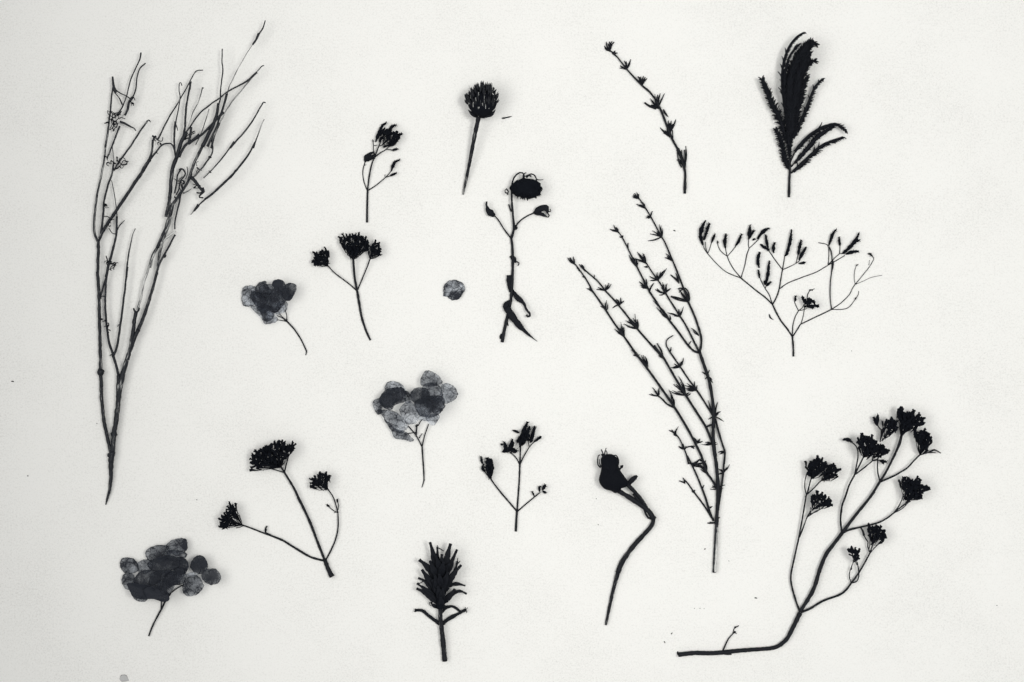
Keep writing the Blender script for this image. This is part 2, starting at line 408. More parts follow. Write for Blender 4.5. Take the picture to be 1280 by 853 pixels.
def petal(pl, crop, outline, kind, z, label=None):
    """thin wrinkled closed sheet grown out from its middle to a traced outline"""
    pts = [(x, y) for x, y in crop.pts(outline)]; n = len(pts)
    x = sum(p[0] for p in pts) / n; y = sum(p[1] for p in pts) / n
    edge = []
    for i in range(n):
        for j in range(6): edge.append(crom(pts[i - 1], pts[i], pts[(i + 1) % n], pts[(i + 2) % n], j / 6))
    seed = random.random() * 40; na = len(edge); nr = 9; mb = MB(); lay = []
    ew = []
    for k, (ex, ey) in enumerate(edge):
        e = 1 + 0.07 * noise.noise(Vector((ex * 0.35, ey * 0.35, seed))) + 0.05 * noise.noise(Vector((ex * 0.9, ey * 1.1, seed + 5)))
        ew.append(((ex - x) * e, -(ey - y) * e))
    for side in (0, 1):
        rows = []
        for i in range(nr + 1):
            t = i / nr; row = []
            for k in range(na):
                qx, qy = ew[k][0] * t, ew[k][1] * t; a = math.atan2(qy, qx) if i else 0
                w = 0.9 * noise.noise(Vector((qx * 0.14, qy * 0.14, seed))) + 0.45 * noise.noise(Vector((qx * 0.42, qy * 0.42, seed + 2)))
                zz = z + 1.5 * t * t * (0.6 + 0.5 * math.cos(2 * a + seed)) + w * 1.2 + 0.5 * t
                zz = max(0.25, zz)
                row.append(mb.vert(Vector((x - 640 + qx, 426.5 - y + qy, zz + (0.16 if side == 0 else 0.0))) * U, rim=t))
                if i == 0: break
            rows.append(row)
        lay.append(rows)
    for side, rows in enumerate(lay):
        for k in range(na):
            k2 = (k + 1) % na
            f = (rows[0][0], rows[1][k2], rows[1][k]); mb.f.append(f if side == 0 else tuple(reversed(f)))
            for i in range(1, nr):
                f = (rows[i][k], rows[i][k2], rows[i + 1][k2], rows[i + 1][k]); mb.f.append(f if side == 0 else tuple(reversed(f)))
    a, b = lay[0][-1], lay[1][-1]
    for k in range(na):
        k2 = (k + 1) % na; mb.f.append((a[k], a[k2], b[k2], b[k]))
    if pl is None: return mb
    o = mb.build('petal', M_PET[kind], pl.o, pl.org)
    if label: o['label'] = label
    return o

def frond(pl, crop, txt, lw, side=0, z=1.0, z1=None, lean=0.9, w=1.6, dens=0.85, label=None, curve=0.0):
    """feathery leaf: a midrib with close-set leaflets; lw = leaflet length, side -1/0/1 chooses which flank carries them"""
    pts = crop.pts(txt); p = smooth_path(pts, dens); n = len(p)
    z1 = z if z1 is None else z1; z, z1 = z * 1.6, z1 * 1.9
    mb = MB(); sweep(mb, pts, w, w * 0.5, z, z1, sides=6)
    rib = mb.build('frond', M_LEAF, pl.o, pl.org)
    m2 = MB()
    for i in range(2, n - 1):
        a = p[i]; b = p[i + 1]; d = math.atan2(b[1] - a[1], b[0] - a[0]); t = i / n
        l0 = lw * (0.55 + 0.45 * math.sin(math.pi * min(1, 0.15 + t * 0.85)))
        for sg in (-1, 1):
            if side and sg != side and random.random() < 0.93: continue
            an = d + sg * random.uniform(lean * 0.7, lean * 1.25)
            l = l0 * random.uniform(0.75, 1.2); zz = z + (z1 - z) * t + random.uniform(0, 1.5)
            e = (a[0] + math.cos(an) * l, a[1] + math.sin(an) * l)
            m_ = ((a[0] + e[0]) / 2 + math.cos(d) * l * 0.12, (a[1] + e[1]) / 2 + math.sin(d) * l * 0.12)
            sweep(m2, [a, m_, e], 1.7, 1.2, zz, zz + random.uniform(-0.5, 1.8), prof=prof_needle, flat=0.4, sides=4, step=2.2, jit=0.1)
    o = m2.build('leaflets', M_LEAF, rib, pl.org); o['kind'] = 'stuff'
    return rib

# ================================================================ THE SURFACE
def paper():
    mb = MB(); n = 60; hx, hy = 1.6, 1.4
    for j in range(n + 1):
        for i in range(n + 1):
            x = -hx + 2 * hx * i / n; y = -hy + 2 * hy * j / n
            mb.vert(Vector((x, y, 0.00006 * noise.noise(Vector((x * 6, y * 6, 0))) - 0.00006)))
    for j in range(n):
        for i in range(n):
            a = j * (n + 1) + i; mb.f.append((a, a + 1, a + n + 2, a + n + 1))
    k = len(mb.v)
    for x, y in ((-hx, -hy), (hx, -hy), (hx, hy), (-hx, hy)): mb.vert(Vector((x, y, -0.003)))
    mb.f.append((k + 3, k + 2, k + 1, k))
    o = mb.build('paper_surface', M_PAPER); o['kind'] = 'structure'
    o['label'] = 'white grained paper that all the dried plants lie on'
paper()

# ================================================================ A  tall bare branching twig on the left
A1, A2, A3, A4 = Crop(100, 20, 5.108), Crop(100, 180, 5.108), Crop(90, 340, 5.108), Crop(80, 480, 5.108)
a = Plant('forked_twig', 'tall bare forked twig with many thin branches with painted highlights at the far left', 'twig', A4.pt(268, 775))
def A(crop, txt, w0, w1, z0=2.0, z1=None, tone=(0.0, 0.0), name='branch', **kw):
    return a.tube(crop, txt, w0, w1, z0 * 1.5, (z0 if z1 is None else z1) * 1.5, name=name, mat=M_TWIG, tone=tone, wob=0.5, **kw)  # tone sets how much painted highlight a branch carries
A(A4, '268,772 277,740 295,670 303,600 303,540 306,480 316,430', 2.2, 8.0, 0.2, 2.0, (0.10, 0.14), name='stem', prof=lambda t: min(1, 0.62 + t * 3.0) * (1 - 0.18 * max(0, t - .6)))
A(A4, '314,440 325,320 345,180 358,60 366,0', 6.2, 6.6, 2.0, 3.0, (0.20, 0.22)); A(A4, '322,334 325,320 328,302', 11, 9, 1.2, prof=prof_bud); A(A4, '284,460 298,453 308,440', 8, 6, 1.2, prof=prof_bud)
A(A3, '314,720 322,690 345,600 372,520', 7.2, 5.4, 3, 4, (0.24, 0.27))
A(A3, '300,853 300,740 304,660', 5.0, 4.4, 3, 4, (0.02, 0.02))
A(A3, '304,662 288,600 270,535', 3.6, 3.6, 4, 4)
A(A3, '270,535 246,460 232,380 220,240 220,120 232,0', 3.2, 2.4, 4, 4)
A(A3, '270,535 290,490 308,390 330,230 348,80 362,-30', 3.2, 2.3, 4, 5)
A(A2, '303,853 312,740 330,640 345,580 360,542', 2.6, 1.2, 5, 5, (0.0, 0.35))
A(A3, '316,660 350,575 390,470 430,370', 3.0, 5.4, 4, 5, (0.05, 0.05))
A(A3, '430,370 480,245 520,110 555,-20', 5.0, 3.2, 5, 5, (0.05, 0.22))
A(A3, '362,560 385,460 402,350 417,258', 5.0, 4.8, 5, 6, (0.22, 0.06))
A(A3, '417,262 404,246 399,232', 3.2, 1.8, 6); A(A3, '417,262 432,248 438,230', 3.4, 2.0, 6)
A(A3, '425,245 440,190 462,80 490,-5 510,-80', 3.2, 3.4, 5, 5, (0.62, 0.55))
A(A2, '452,792 470,720 500,662', 4.0, 3.6, 5, 5, (0.5, 0.2))
A(A2, '500,665 530,600 560,530 585,450 602,385', 4.6, 4.6, 5, 6, (0.03, 0.42))
A(A2, '525,640 575,590 620,560', 2.8, 2.2, 6, 6, (0.85, 0.9))
A(A2, '496,835 508,745 525,660 560,560 590,470', 3.8, 4.0, 5, 6, (0.42, 0.55))
A(A2, '494,840 515,770 548,705 585,640 615,582', 3.0, 2.4, 6, 6, (0.25, 0.0))
A(A2, '548,712 544,722 552,708', 4.4, 3.4, 6)
A(A2, '612,548 612,505 628,430 644,370 652,318', 1.8, 2.6, 6, 7)
A(A2, '556,470 572,400 585,310 590,220 603,150 622,98', 4.2, 5.2, 6, 6, (0.2, 0.05))
A(A2, '575,430 600,390 650,320 700,240 720,190', 4.2, 3.0, 6, 7, (0.15, 0.2))
# left stem
A(A4, '303,440 285,360 262,250 246,110 241,0', 4.4, 4.6, 1.5, 2, (0.12, 0.12))
A(A3, '192,735 190,690 188,640', 4.8, 4.8, 2, 2, (0.1, 0.1))
A(A3, '190,662 187,638 186,612', 11.5, 9, 1, 1, prof=prof_bud); A(A3, '172,636 187,640 208,630', 3.2, 3.2, 2)
A(A3, '186,640 186,520 180,300 178,160 168,0', 4.4, 4.2, 2, 3, (0.24, 0.08))
A(A2, '118,830 122,720 122,620', 3.8, 4.4, 3, 3, (0.15, 0.15))
A(A2, '122,632 103,590 96,540 97,480 112,350 138,220 160,110 170,10', 3.4, 2.2, 3, 4, (0.2, 0.42))
A(A1, '168,845 182,760 190,690 200,620 208,520 216,460', 2.8, 2.0, 4, 5, (0.25, 0.1))
A(A1, '214,392 218,430 226,475 240,492', 2.2, 4.4, 5, 4, (0, 0))
A(A1, '228,470 262,497 300,515 340,542', 1.4, 1.4, 5, 5); A(A1, '228,495 258,530 275,565 285,578', 1.2, 2.0, 5, 5)
A(A1, '240,640 270,600 290,560 305,515', 2.2, 1.6, 5, 6, (0.1, 0.2)); A(A1, '305,515 335,405 372,325 392,275 397,240', 1.6, 2.0, 6, 6, (0.2, 0.0))
A(A1, '292,640 312,600 318,560 342,525', 2.6, 3.6, 5, 5); A(A1, '335,540 362,480 372,400 388,345 425,307', 2.0, 1.6, 5, 6, (0.1, 0.0))
A(A1, '262,680 295,692 330,712 352,722 362,738', 3.0, 1.4, 5); A(A1, '345,520 352,528 360,545', 1.6, 0.8, 6)
A(A2, '124,625 140,570 152,470 160,370 185,270 212,190 222,130', 3.0, 2.4, 3, 5, (0.05, 0.1))
A(A2, '180,95 215,10 235,-45 262,-110', 1.9, 2.4, 5, 5, (0.2, 0.1)); A(A2, '222,130 214,20', 1.4, 1.2, 5, 5, (0.5, 0.4))
A(A2, '222,175 255,120 300,60 345,-5 395,-80 440,-145', 2.4, 2.2, 5, 6, (0.1, 0.15)); A(A1, '440,672 450,672 458,684', 1.6, 1.2, 6)
A(A2, '130,605 170,530 240,428 320,310 400,190 455,105', 4.0, 4.6, 3, 7, (0.05, 0.05))
A(A2, '455,105 490,62 530,14 565,2 600,14 620,90', 2.6, 1.5, 7, 7); A(A2, '450,112 466,60 474,-20', 3.2, 2.4, 7, 7, (0.1, 0.1))
A(A2, '478,70 492,62 508,66', 1.5, 1.0, 7)
A(A1, '470,770 482,778 495,772', 2.4, 2.2, 7); A(A1, '472,840 476,800 482,775', 2.6, 2.2, 7)
A(A1, '485,780 510,802 532,804 536,780', 1.6, 1.0, 7)
A(A1, '505,795 535,735 575,655 625,575 680,480 725,395 752,358 793,353', 2.2, 1.3, 7, 7, (0.15, 0.3))
A(A2, '208,235 225,320 238,405 242,465', 1.1, 1.5, 5, 5, (0.35, 0.2))
A(A2, '242,465 240,560 230,625 212,700 190,770 172,853', 2.6, 3.6, 5, 4)
A(A3, '228,30 210,80 192,140 186,175', 2.8, 2.2, 4, 3)
A(A2, '240,562 262,522 290,490', 1.8, 1.4, 5, 5, (0.1, 0.35))
A(A2, '160,465 182,466 205,482', 1.2, 1.0, 5); A(A2, '190,540 212,572 240,578', 1.1, 1.0, 5); A(A2, '165,402 176,412 190,408', .9, .6, 5)
A(A3, '182,160 200,156 218,158', 1.6, 1.2, 4)
A(A3, '246,536 254,528 266,540', 1.2, 1.6, 4); A(A3, '296,350 302,338 318,342', 1.2, 1.2, 4)
# right crown
A(A2, '622,98 640,40 655,-10 690,-70', 4.8, 4.4, 6, 7, (0.0, 0.1))
A(A1, '685,748 720,700 770,630 830,580 900,530 950,490 1005,462', 2.0, 1.9, 7, 8, (0.0, 0.15)); A(A1, '1005,462 1070,425 1138,368', 1.9, 2.8, 8, 8)
A(A2, '640,90 665,40 690,5 730,-20 770,-55', 3.4, 3.4, 7, 7); A(A1, '700,825 790,760 850,700 925,620', 2.4, 3.6, 7, 8)
A(A1, '715,425 712,445 710,480', 3.2, 2.0, 8); A(A1, '712,450 692,550 682,650 676,730 655,812', 2.4, 2.8, 8, 7)
A(A1, '658,452 652,434 642,438 640,490 647,530 632,620 618,690', 1.2, 1.6, 7, 7); A(A1, '618,680 610,760 610,830 617,900 622,915', 2.8, 2.2, 7, 6)
A(A1, '620,700 628,722 632,738', 1.6, 0.8, 7)
A(A1, '790,463 765,550 735,610 705,690 690,750', 1.6, 1.0, 7, 7, (0.3, 0.6)); A(A1, '791,462 790,470', 2.2, 1.6, 7)
A(A1, '718,715 712,770 700,820', 3.2, 3.0, 7, 7)
A(A1, '916,218 914,300 920,352 908,450 902,540 892,570', 1.5, 1.9, 8, 8)
A(A1, '892,565 880,640 850,720 815,790 790,840', 3.4, 5.2, 8, 7)
A(A2, '795,10 765,70 740,120 715,190 698,240', 3.8, 3.4, 7, 7, (0.1, 0.2))
A(A1, '1190,38 1172,88 1145,130', 1.4, 2.2, 8, 8); A(A1, '1150,120 1130,160 1108,192', 3.4, 2.4, 8, 8)
A(A1, '1108,192 1060,265 1005,365 968,440 945,510', 1.0, 1.4, 8, 8, (0.55, 0.4)); A(A1, '946,505 925,580 905,640', 3.2, 2.6, 8, 8)
A(A1, '905,640 880,710 850,780 820,840', 2.2, 3.2, 8, 7, (0.05, 0.05)); A(A2, '850,-20 850,60 815,120 760,190 715,230', 2.2, 2.2, 7, 7, (0.05, 0.2))
A(A1, '1182,325 1165,330 1130,372 1040,480 960,580 900,690', 1.5, 1.8, 8, 8, (0.3, 0.55)); A(A1, '900,690 870,760 845,850', 2.6, 2.6, 8, 8, (0.3, 0.1))
A(A1, '1192,562 1178,558 1165,578 1100,690 1040,765 965,850', 1.6, 2.6, 8, 8, (0.1, 0.1)); A(A2, '992,-10 920,90 835,185 795,222', 2.2, 1.4, 8, 7, (0.05, 0.25))
A(A2, '845,190 830,176', 1.6, 1.0, 8)
A(A1, '1183,666 1160,715 1135,785 1112,850', 1.3, 1.8, 8, 8, (0.5, 0.0)); A(A2, '1125,-5 1080,78 1000,180', 2.2, 2.8, 8, 8)
A(A2, '1003,172 970,215 850,325 805,358', 3.2, 2.8, 8, 7, (0.05, 0.1)); A(A2, '805,358 760,400 712,455', 2.0, 1.4, 7, 6, (0.1, 0.4))
A(A2, '765,392 745,418 735,432', 4.0, 2.6, 7)
A(A1, '832,600 805,690 785,745 745,830', 1.2, 1.4, 8, 7, (0.45, 0.35)); A(A1, '850,790 850,853', 2.0, 2.0, 7)
A(A2, '640,170 662,165 680,195 650,240 640,290 620,330', 2.2, 1.6, 7, 7); A(A2, '655,160 630,200 622,260 612,320', 2.2, 2.0, 6, 6)
A(A2, '665,320 700,305 718,290', 2.0, .8, 7, 7, (0.2, 0.5)); A(A2, '690,150 695,190 680,230', 1.2, 1.0, 7)
A(A2, '715,215 745,245 775,285 795,310', 4.2, 3.0, 7, 8); A(A2, '790,285 800,310 775,330 770,345 795,348', 3.0, 1.8, 8, 8)
A(A2, '752,315 775,318 795,300', 2.0, 1.2, 8)
for c_, x_, y_, r_, n_ in ((A1, 230, 675, 13, 12), (A2, 190, 118, 9, 6), (A2, 268, 130, 9, 7), (A2, 200, 765, 9, 7), (A2, 235, 775, 6, 3), (A2, 650, 255, 9, 6), (A2, 765, 270, 7, 4),
                         (A2, 200, 500, 6, 3), (A2, 755, 150, 7, 3), (A2, 625, 345, 5, 2), (A1, 510, 800, 6, 3), (A3, 215, 300, 5, 3), (A3, 232, 345, 5, 3), (A3, 246, 385, 4, 2), (A1, 320, 560, 6, 3), (A2, 838, 85, 4, 2), (A1, 710, 770, 8, 4), (A2, 180, 400, 4, 2)):
    a.curls(c_, x_, y_, r_, n_, z=8)

# ================================================================ B1  small bud sprig
B1 = Crop(430, 140, 5.687)
b = Plant('bud_sprig', 'small sprig with plump buds at its tip and two tiny buds low on the right', 'dried flower', B1.pt(165, 785), 'small dried flower sprigs')
b.tube(B1, '164,787 165,680 168,555', 2.7, 2.3, name='stem')
b.tubes(B1, rise=1.3, rows=[('168,560 180,460 200,370 220,322', 2.0, 1.9, 0, 2), ('162,552 140,490 134,420 150,355', 1.3, 1.2), ('170,560 230,522 300,465', 1.4, 1.3, 0, 2), ('300,465 342,418', 1.2, 1.1, 2, 3),
             ('298,466 335,455', 1.1, 1.0, 1, 2), ('218,325 240,270 262,215', 2.0, 1.4, 2, 4), ('216,322 211,260 209,210', 1.3, 1.1, 2, 3), ('222,322 262,292 300,270 345,222', 1.6, 1.2, 2, 4),
             ('300,268 345,273', 1.1, 1.1, 3, 3), ('245,245 270,240 330,195', 1.2, 1.1, 3, 5), ('290,462 292,445', .8, .6), ('140,385 158,375', .9, .6), ('215,240 235,240', 1.0, 0.8, 2)])
b.blade(B1, '150,360 162,328 186,300 212,286', 6.5, 1.0, 2, flat=0.5, fold=0); b.blade(B1, '156,352 182,326 214,306', 6, 0.8, 1.5, flat=.5, fold=0); b.blade(B1, '160,350 190,332 228,322', 4.5, 0.6, 1, flat=.5, fold=0); b.bud(B1, '222,332 216,305 210,285', 3.5, 2)
for t_, w_ in (('336,424 350,385 366,358 400,342', 5.4), ('328,458 350,447 376,435', 4.6), ('338,274 360,271 384,264', 5.2), ('226,216 248,160 272,105 304,78', 6.4), ('322,150 334,118 350,102 374,97', 6.5),
               ('208,218 208,200', 3.6), ('258,222 262,195 285,178', 5.5), ('345,195 385,170 416,156', 6.5), ('318,240 350,232 380,208', 6.5)):
    b.bud(B1, t_, w_, 3)
head(b, B1, '285,150 305,130 335,140 368,160 398,172 385,200 360,232 330,236 320,200 290,182', '285,255', 4.0, 2.4, 4, 7)
for t_, w_ in (('262,175 275,140 295,118', 5), ('300,180 315,150 330,132', 5), ('350,190 372,178 396,182', 5), ('340,215 360,215 388,198', 5), ('370,160 385,150', 4)): b.bud(B1, t_, w_, 6)

# ================================================================ B2  globe head on a straight stalk
B2 = Crop(560, 90, 5.331)
g = Plant('globe_flower', 'round spiky dried flower head on one straight tapering stalk', 'dried flower', B2.pt(100, 815))
g.tube(B2, '206,306 192,370 175,450 152,570 126,700', 5.8, 3.9, 14, 2.5, name='stem', tone=(0.02, 0.2)); g.tube(B2, '127,695 112,760 99,818', 3.9, 2.4, 2.5, 0.2, name='stem_tip', tone=(0.25, 0.42))
gx, gy = B2.pt(226, 205); 
mb = MB(); blob(mb, gx, gy + 1.5, 18.0, 17.5, 12, 19, bump=0.12)
gh = mb.build('flower_head', M_HEAD, g.o, g.org)
for i in range(150):
    th = random.uniform(-1, 1); v = random.random()
    ph = (v * 1.0) ** 0.8
    # meridian from the bottom of the globe up and outward
    lat = -0.9 + 2.1 * ph                              # -0.9 bottom .. 1.2 top
    az = random.uniform(-1.5, 1.5)
    cl = math.cos(min(1.35, lat))
    x0, y0, z0 = math.sin(az) * cl * 17, -math.sin(lat) * 16, 19 + math.cos(az) * cl * 12
    outx = 4.5 * math.sin(az) * (0.5 + cl * 0.6) + random.uniform(-1, 1)
    l = random.uniform(8, 12)
    x1, y1 = x0 + outx, y0 - l + (3.5 if abs(az) > 1.1 else 0)
    top = -29 + abs(x1 - 3) * 0.85
    if y1 < top: y1 = top + random.uniform(-1.5, 2)
    if y0 < y1 + 4: y0 = y1 + random.uniform(5, 9)
    if x1 > 22: x1 = 22 
    m2 = MB()
    sweep(m2, [(gx + x0, gy + y0), (gx + (x0 + x1) / 2 + outx * 0.15, gy + (y0 + y1) / 2), (gx + x1, gy + y1)], 2.6, 1.6, z0, z0 + random.uniform(0.5, 3), prof=prof_leaf, flat=0.45, sides=6, step=2.0, jit=0.15)
    m2.build('bract', M_BRACT, gh, g.org)
for t_ in ('198,304 165,290 135,262', '205,308 235,300 268,292', '255,305 290,292 318,262', '198,306 175,298 150,280', '212,308 250,305 292,298', '200,304 190,285 182,262', '208,304 215,285 222,262', '215,304 240,288 258,268'): g.blade(B2, t_, 4.6, 13, 20, name='sepal')
for i in range(26):
    px, py = B2.pt(random.uniform(135, 315), random.uniform(120, 262)); l = random.uniform(3, 6); lean = (px - gx) * 0.03
    m2 = MB(); zz = 31 - ((px - gx) ** 2 + (py - gy) ** 2) * 0.022
    sweep(m2, [(px, py), (px + lean, py - l)], 1.1, 0.7, zz, zz + 0.8, tone=(0.62, 0.62), sides=5); m2.build('bristle_or_glint', M_BRACT, gh, g.org)  # pale slivers, painted highlights among the bracts

# ================================================================ B3  small yarrow + first hydrangea
B3 = Crop(290, 280, 5.018)
y1_ = Plant('yarrow', 'small yarrow with two touching flat clusters on top and a separate one at left', 'dried flower', B3.pt(868, 728), 'dried yarrow stems')
y1_.tube(B3, '869,730 845,680 815,590 797,490 786,422', 2.6, 3.2, name='stem')
y1_.tubes(B3, rise=1.3, rows=[('786,425 770,330 762,215', 2.8, 3.0, 0, 4), ('785,422 745,385 700,350 645,308 604,264', 1.6, 1.5, 0, 3), ('790,412 820,340 850,270 868,220', 1.5, 1.7, 0, 4),
               ('762,215 745,185 728,165', 1.5, 1.0, 4, 5), ('764,212 785,185 805,170', 1.5, 1.0, 4, 5), ('868,222 858,190 855,165', 1.3, 1.0, 4, 5), ('868,222 905,208 945,194', 1.4, 1.1, 4, 5), ('604,264 575,250 548,240', 1.3, .9, 3), ('604,264 560,266 525,258', 1.3, .9, 3), ('762,225 762,180 762,140', 3.4, 2.6, 4, 6)])
head(y1_, B3, '506,240 520,215 522,185 550,172 590,158 608,178 606,228 598,255 562,252 515,262', '604,264', 3.4, 2.1, 3, 6)
head(y1_, B3, '676,85 700,72 745,66 800,70 845,80 860,102 862,140 850,165 800,175 768,198 740,180 705,150 684,120', '762,225', 3.3, 2.0, 4, 7)
head(y1_, B3, '872,140 900,118 925,122 936,150 940,188 902,200 874,196 862,168', '868,222', 3.4, 2.2, 4, 6)

def hydrangea(crop, label, base, stems, pedicels, petals, name='petal_cluster'):
    h = Plant(name, label, 'dried flower', base, 'dried hydrangea clusters')
    for i, (t_, w0, w1, z0, z1) in enumerate(stems): h.tube(crop, t_, w0, w1, z0, z1, name='stem' if i == 0 else 'branch')
    for t_, w0, w1, z0, z1 in pedicels: h.tube(crop, t_, w0, w1, z0, z1, name='pedicel')
    zz = 2.5
    for p in petals:
        petal(h, crop, p[0], p[1], zz); zz += 1.1
    return h
hydrangea(B3, 'small cluster of overlapping sheer petals with two black lobes and a curved stalk', B3.pt(463, 822),
    [('342,608 390,660 430,720 456,772 468,800', 2.0, 1.6, 1, 0), ('468,798 466,812 462,824', 1.6, 1.2, 0, 0)],
    [('345,610 345,575 335,540', 1.2, 1, 1, 3), ('342,608 315,590 285,575', 1.2, 1, 1, 3), ('340,612 310,606 285,602', 1.1, .9, 1, 2), ('342,606 318,585 300,565', 1.2, 1, 1, 3), ('345,612 330,600', 2.4, 2.0, 1, 2)],
    [('65,420 80,395 130,388 156,402 152,450 150,500 110,520 75,513 62,480', 'l'), ('150,395 180,365 215,360 222,385 250,420 230,460 180,470 150,440', 'm'), ('120,520 170,515 230,540 270,570 292,600 280,615 235,628 205,625 185,590 150,555', 'l'),
     ('160,500 230,510 270,550 255,600 215,615 190,580', 'm'), ('300,490 340,485 355,510 345,545 320,560 290,570 270,555 280,520', 'l'), ('175,400 225,378 270,385 300,400 325,440 300,480 240,490 190,460', 'l'),
     ('120,440 170,430 240,450 300,480 310,530 270,560 220,530 165,520 130,480', 'm'), ('270,400 320,440 345,480 320,520 280,560 250,530 240,470', 'm'), ('125,425 180,440 230,490 240,540 190,560 150,510', 'm'),
     ('258,385 270,355 300,350 330,362 345,395 340,430 310,440 280,410', 'd'), ('340,390 370,372 400,378 412,400 400,440 375,480 345,485 325,450', 'd'), ('300,400 345,400 370,430 350,480 320,460', 'd')])

# ================================================================ B4  drooping flower with leaves
B4 = Crop(590, 205, 3.709)
r = Plant('drooping_flower', 'leafy stem with a heavy black flower head hanging from a bent neck', 'dried flower', B4.pt(140, 825))
r.tube(B4, '140,827 150,770 165,705 181,625 188,510 188,400 182,345', 4.4, 3.2, 0, 1, name='stem')
r.tubes(B4, [('182,348 194,300 190,240 184,160 186,95 198,62 222,43 240,50 242,70', 3.4, 1.7, 1, 10), ('194,305 220,268 255,243 288,228', 2.0, 1.5, 1, 3), ('182,347 150,305 125,265 103,238', 2.0, 1.5, 1, 3),
             ('183,222 177,210 170,188', 2.2, 1.6, 1, 2), ('205,292 205,300 196,305', 3, 3, 1), ('200,285 208,295', 2, 1.2, 1), ('161,722 166,742 168,752', 2, 1.4), ('140,790 132,800 132,812', 3.2, 2.0)])
r.blade(B4, '290,228 312,212 340,205 352,228', 8.5, 3, 6, prof=prof_bud); r.blade(B4, '285,228 318,232 350,248', 5.5, 2, 4); r.blade(B4, '282,230 318,208 332,197', 4, 3, 6)
r.tube(B4, '335,215 352,222 364,222 362,210', 1.6, 1.0, 6, name='tendril'); r.tube(B4, '345,225 358,240 350,250', 2, 1.2, 4, name='tendril')
r.blade(B4, '106,242 88,230 74,215 70,198', 8.5, 2, 5, prof=prof_bud, name='bud'); r.tube(B4, '70,205 67,190 68,176', 3.2, 2.2, 5, name='bud_tip')
r.blade(B4, '182,425 192,440 205,460', 6.5, 1, 3); r.tube(B4, '203,452 218,460 213,474', 1.8, 1.2, 3, name='tendril'); r.tube(B4, '178,428 186,440', 3.6, 2.4, 1, name='tendril')
r.blade(B4, '172,516 174,560 184,592', 7.0, 2, 1, prof=lambda t: 0.9)
r.blade(B4, '188,588 212,622 238,645 250,672', 6.4, 1, 4); r.tube(B4, '243,650 252,675 266,692 268,705 258,708 252,700', 3.4, 2.6, 3, 6, name='leaf_curl')
r.blade(B4, '182,632 164,645 154,662 162,684 176,700', 6.2, 2, 3); r.blade(B4, '160,665 185,705 215,745 258,788 302,823', 9.0, 2, 2, prof=lambda t: max(0.08, min(1, (1 - t) * 1.5)))
hx_, hy_ = B4.pt(250, 115)
mb = MB(); blob(mb, hx_, hy_, 19.5, 12.5, 10, 12, bump=0.25)
fh = mb.build('flower_head', M_HEAD, r.o, r.org)
for i in range(96):
    an = random.uniform(0, 6.28); el = random.uniform(0.0, 1.2)
    cx_, cy_ = math.cos(an), math.sin(an)
    x0, y0 = hx_ + cx_ * 17 * math.cos(el), hy_ + cy_ * 10.0 * math.cos(el)
    l = random.uniform(3.5, 6.5)
    dx, dy = cx_ * 0.8, cy_ * 0.6 + 0.45
    m2 = MB(); zt = 12 + 9 * math.sin(el)
    sweep(m2, [(x0, y0), (x0 + dx * l * 0.55, y0 + dy * l * 0.5), (x0 + dx * l, y0 + dy * l)], 3.2, 1.8, zt, zt - random.uniform(-1, 2.5), prof=prof_leaf, flat=0.4, sides=6, step=1.6, jit=0.25)
    m2.build('ray_petal', M_HEAD, fh, r.org)
r.tube(B4, '238,72 238,52 252,44', 2.2, 1.2, 12, name='sepal'); r.tube(B4, '248,62 275,50 292,60 300,80', 1.8, 1.6, 12, name='sepal'); r.tube(B4, '296,74 312,78 330,76', 1.4, .9, 12, name='sepal')
r.tube(B4, '250,66 262,56 275,62', 3.2, 2.0, 12, name='sepal'); r.curls(B4, 166, 132, 4.5, 4, 1.2, 8, name='withered_petal')

# ================================================================ B5  loose round petal
B5 = Crop(540, 340, 17.06)
cxp, cyp = SRC.pt(567.6, 362.8)
mbp = petal(None, B5, '245,510 248,430 240,360 265,290 320,230 390,190 480,172 570,195 650,245 700,310 700,380 675,440 640,500 600,560 530,600 440,605 380,580 330,540', 'm', 1.0)
sweep(mbp, [(557, 368.8), (554.0, 370.0)], 2.6, 1.6, 0.6)
op = P(cxp, cyp); mbp.rim = [x for x in mbp.rim]
o = mbp.build('loose_petal', mat_petal('petal_loose', 0.46, 0.8), None, op); o.location = op
o['label'] = 'single round veined petal lying alone near the middle of the paper'; o['category'] = 'petal'

# ================================================================ C1  upright leafy sprig
C1 = Crop(740, 40, 4.062)
c = Plant('leafy_sprig', 'single slender sprig with small leaf tufts leaning to the upper left near the top edge', 'sprig', C1.pt(470, 820))
c.tube(C1, '470,822 472,760 470,700 440,610 400,530 345,390 300,315 250,270 180,195 120,120 78,88', 3.6, 1.7, 0, 1.5, name='stem')
for nd, tp in (('88,96', '62,72 72,52 88,50 102,48 112,52 64,86 96,60 80,60 105,62'), ('104,110', '130,108 126,130 118,96'), ('176,190', '143,172 152,182 163,148 172,150 196,140 140,186 165,170'),
               ('256,268', '222,236 232,228 246,228 262,226 280,236 270,232 240,232'), ('335,388', '266,360 296,340 302,345 318,318 332,320 346,314 368,314 326,330 300,372 340,330'),
               ('398,506', '425,446 388,452 402,452 412,468 385,470 395,465'), ('392,532', '346,487 356,496 370,500 380,492 362,515'), ('468,690', '476,580 468,600 455,600 440,590 428,574 430,650 436,640 450,620 428,600')):
    c.tuft(C1, nd, tp, 2.5)
c.blade(C1, '362,393 370,412 388,434', 2.8, 1); c.tube(C1, '408,500 410,530 412,560', 1.2, 1.2, 1); c.tube(C1, '474,690 474,640 468,600', 1.8, 1.2, 1); c.tube(C1, '455,690 440,660 432,610', 1.8, 1.3, 1)
c.tube(C1, '266,360 290,378 325,392', 2.2, 2.4, 1)

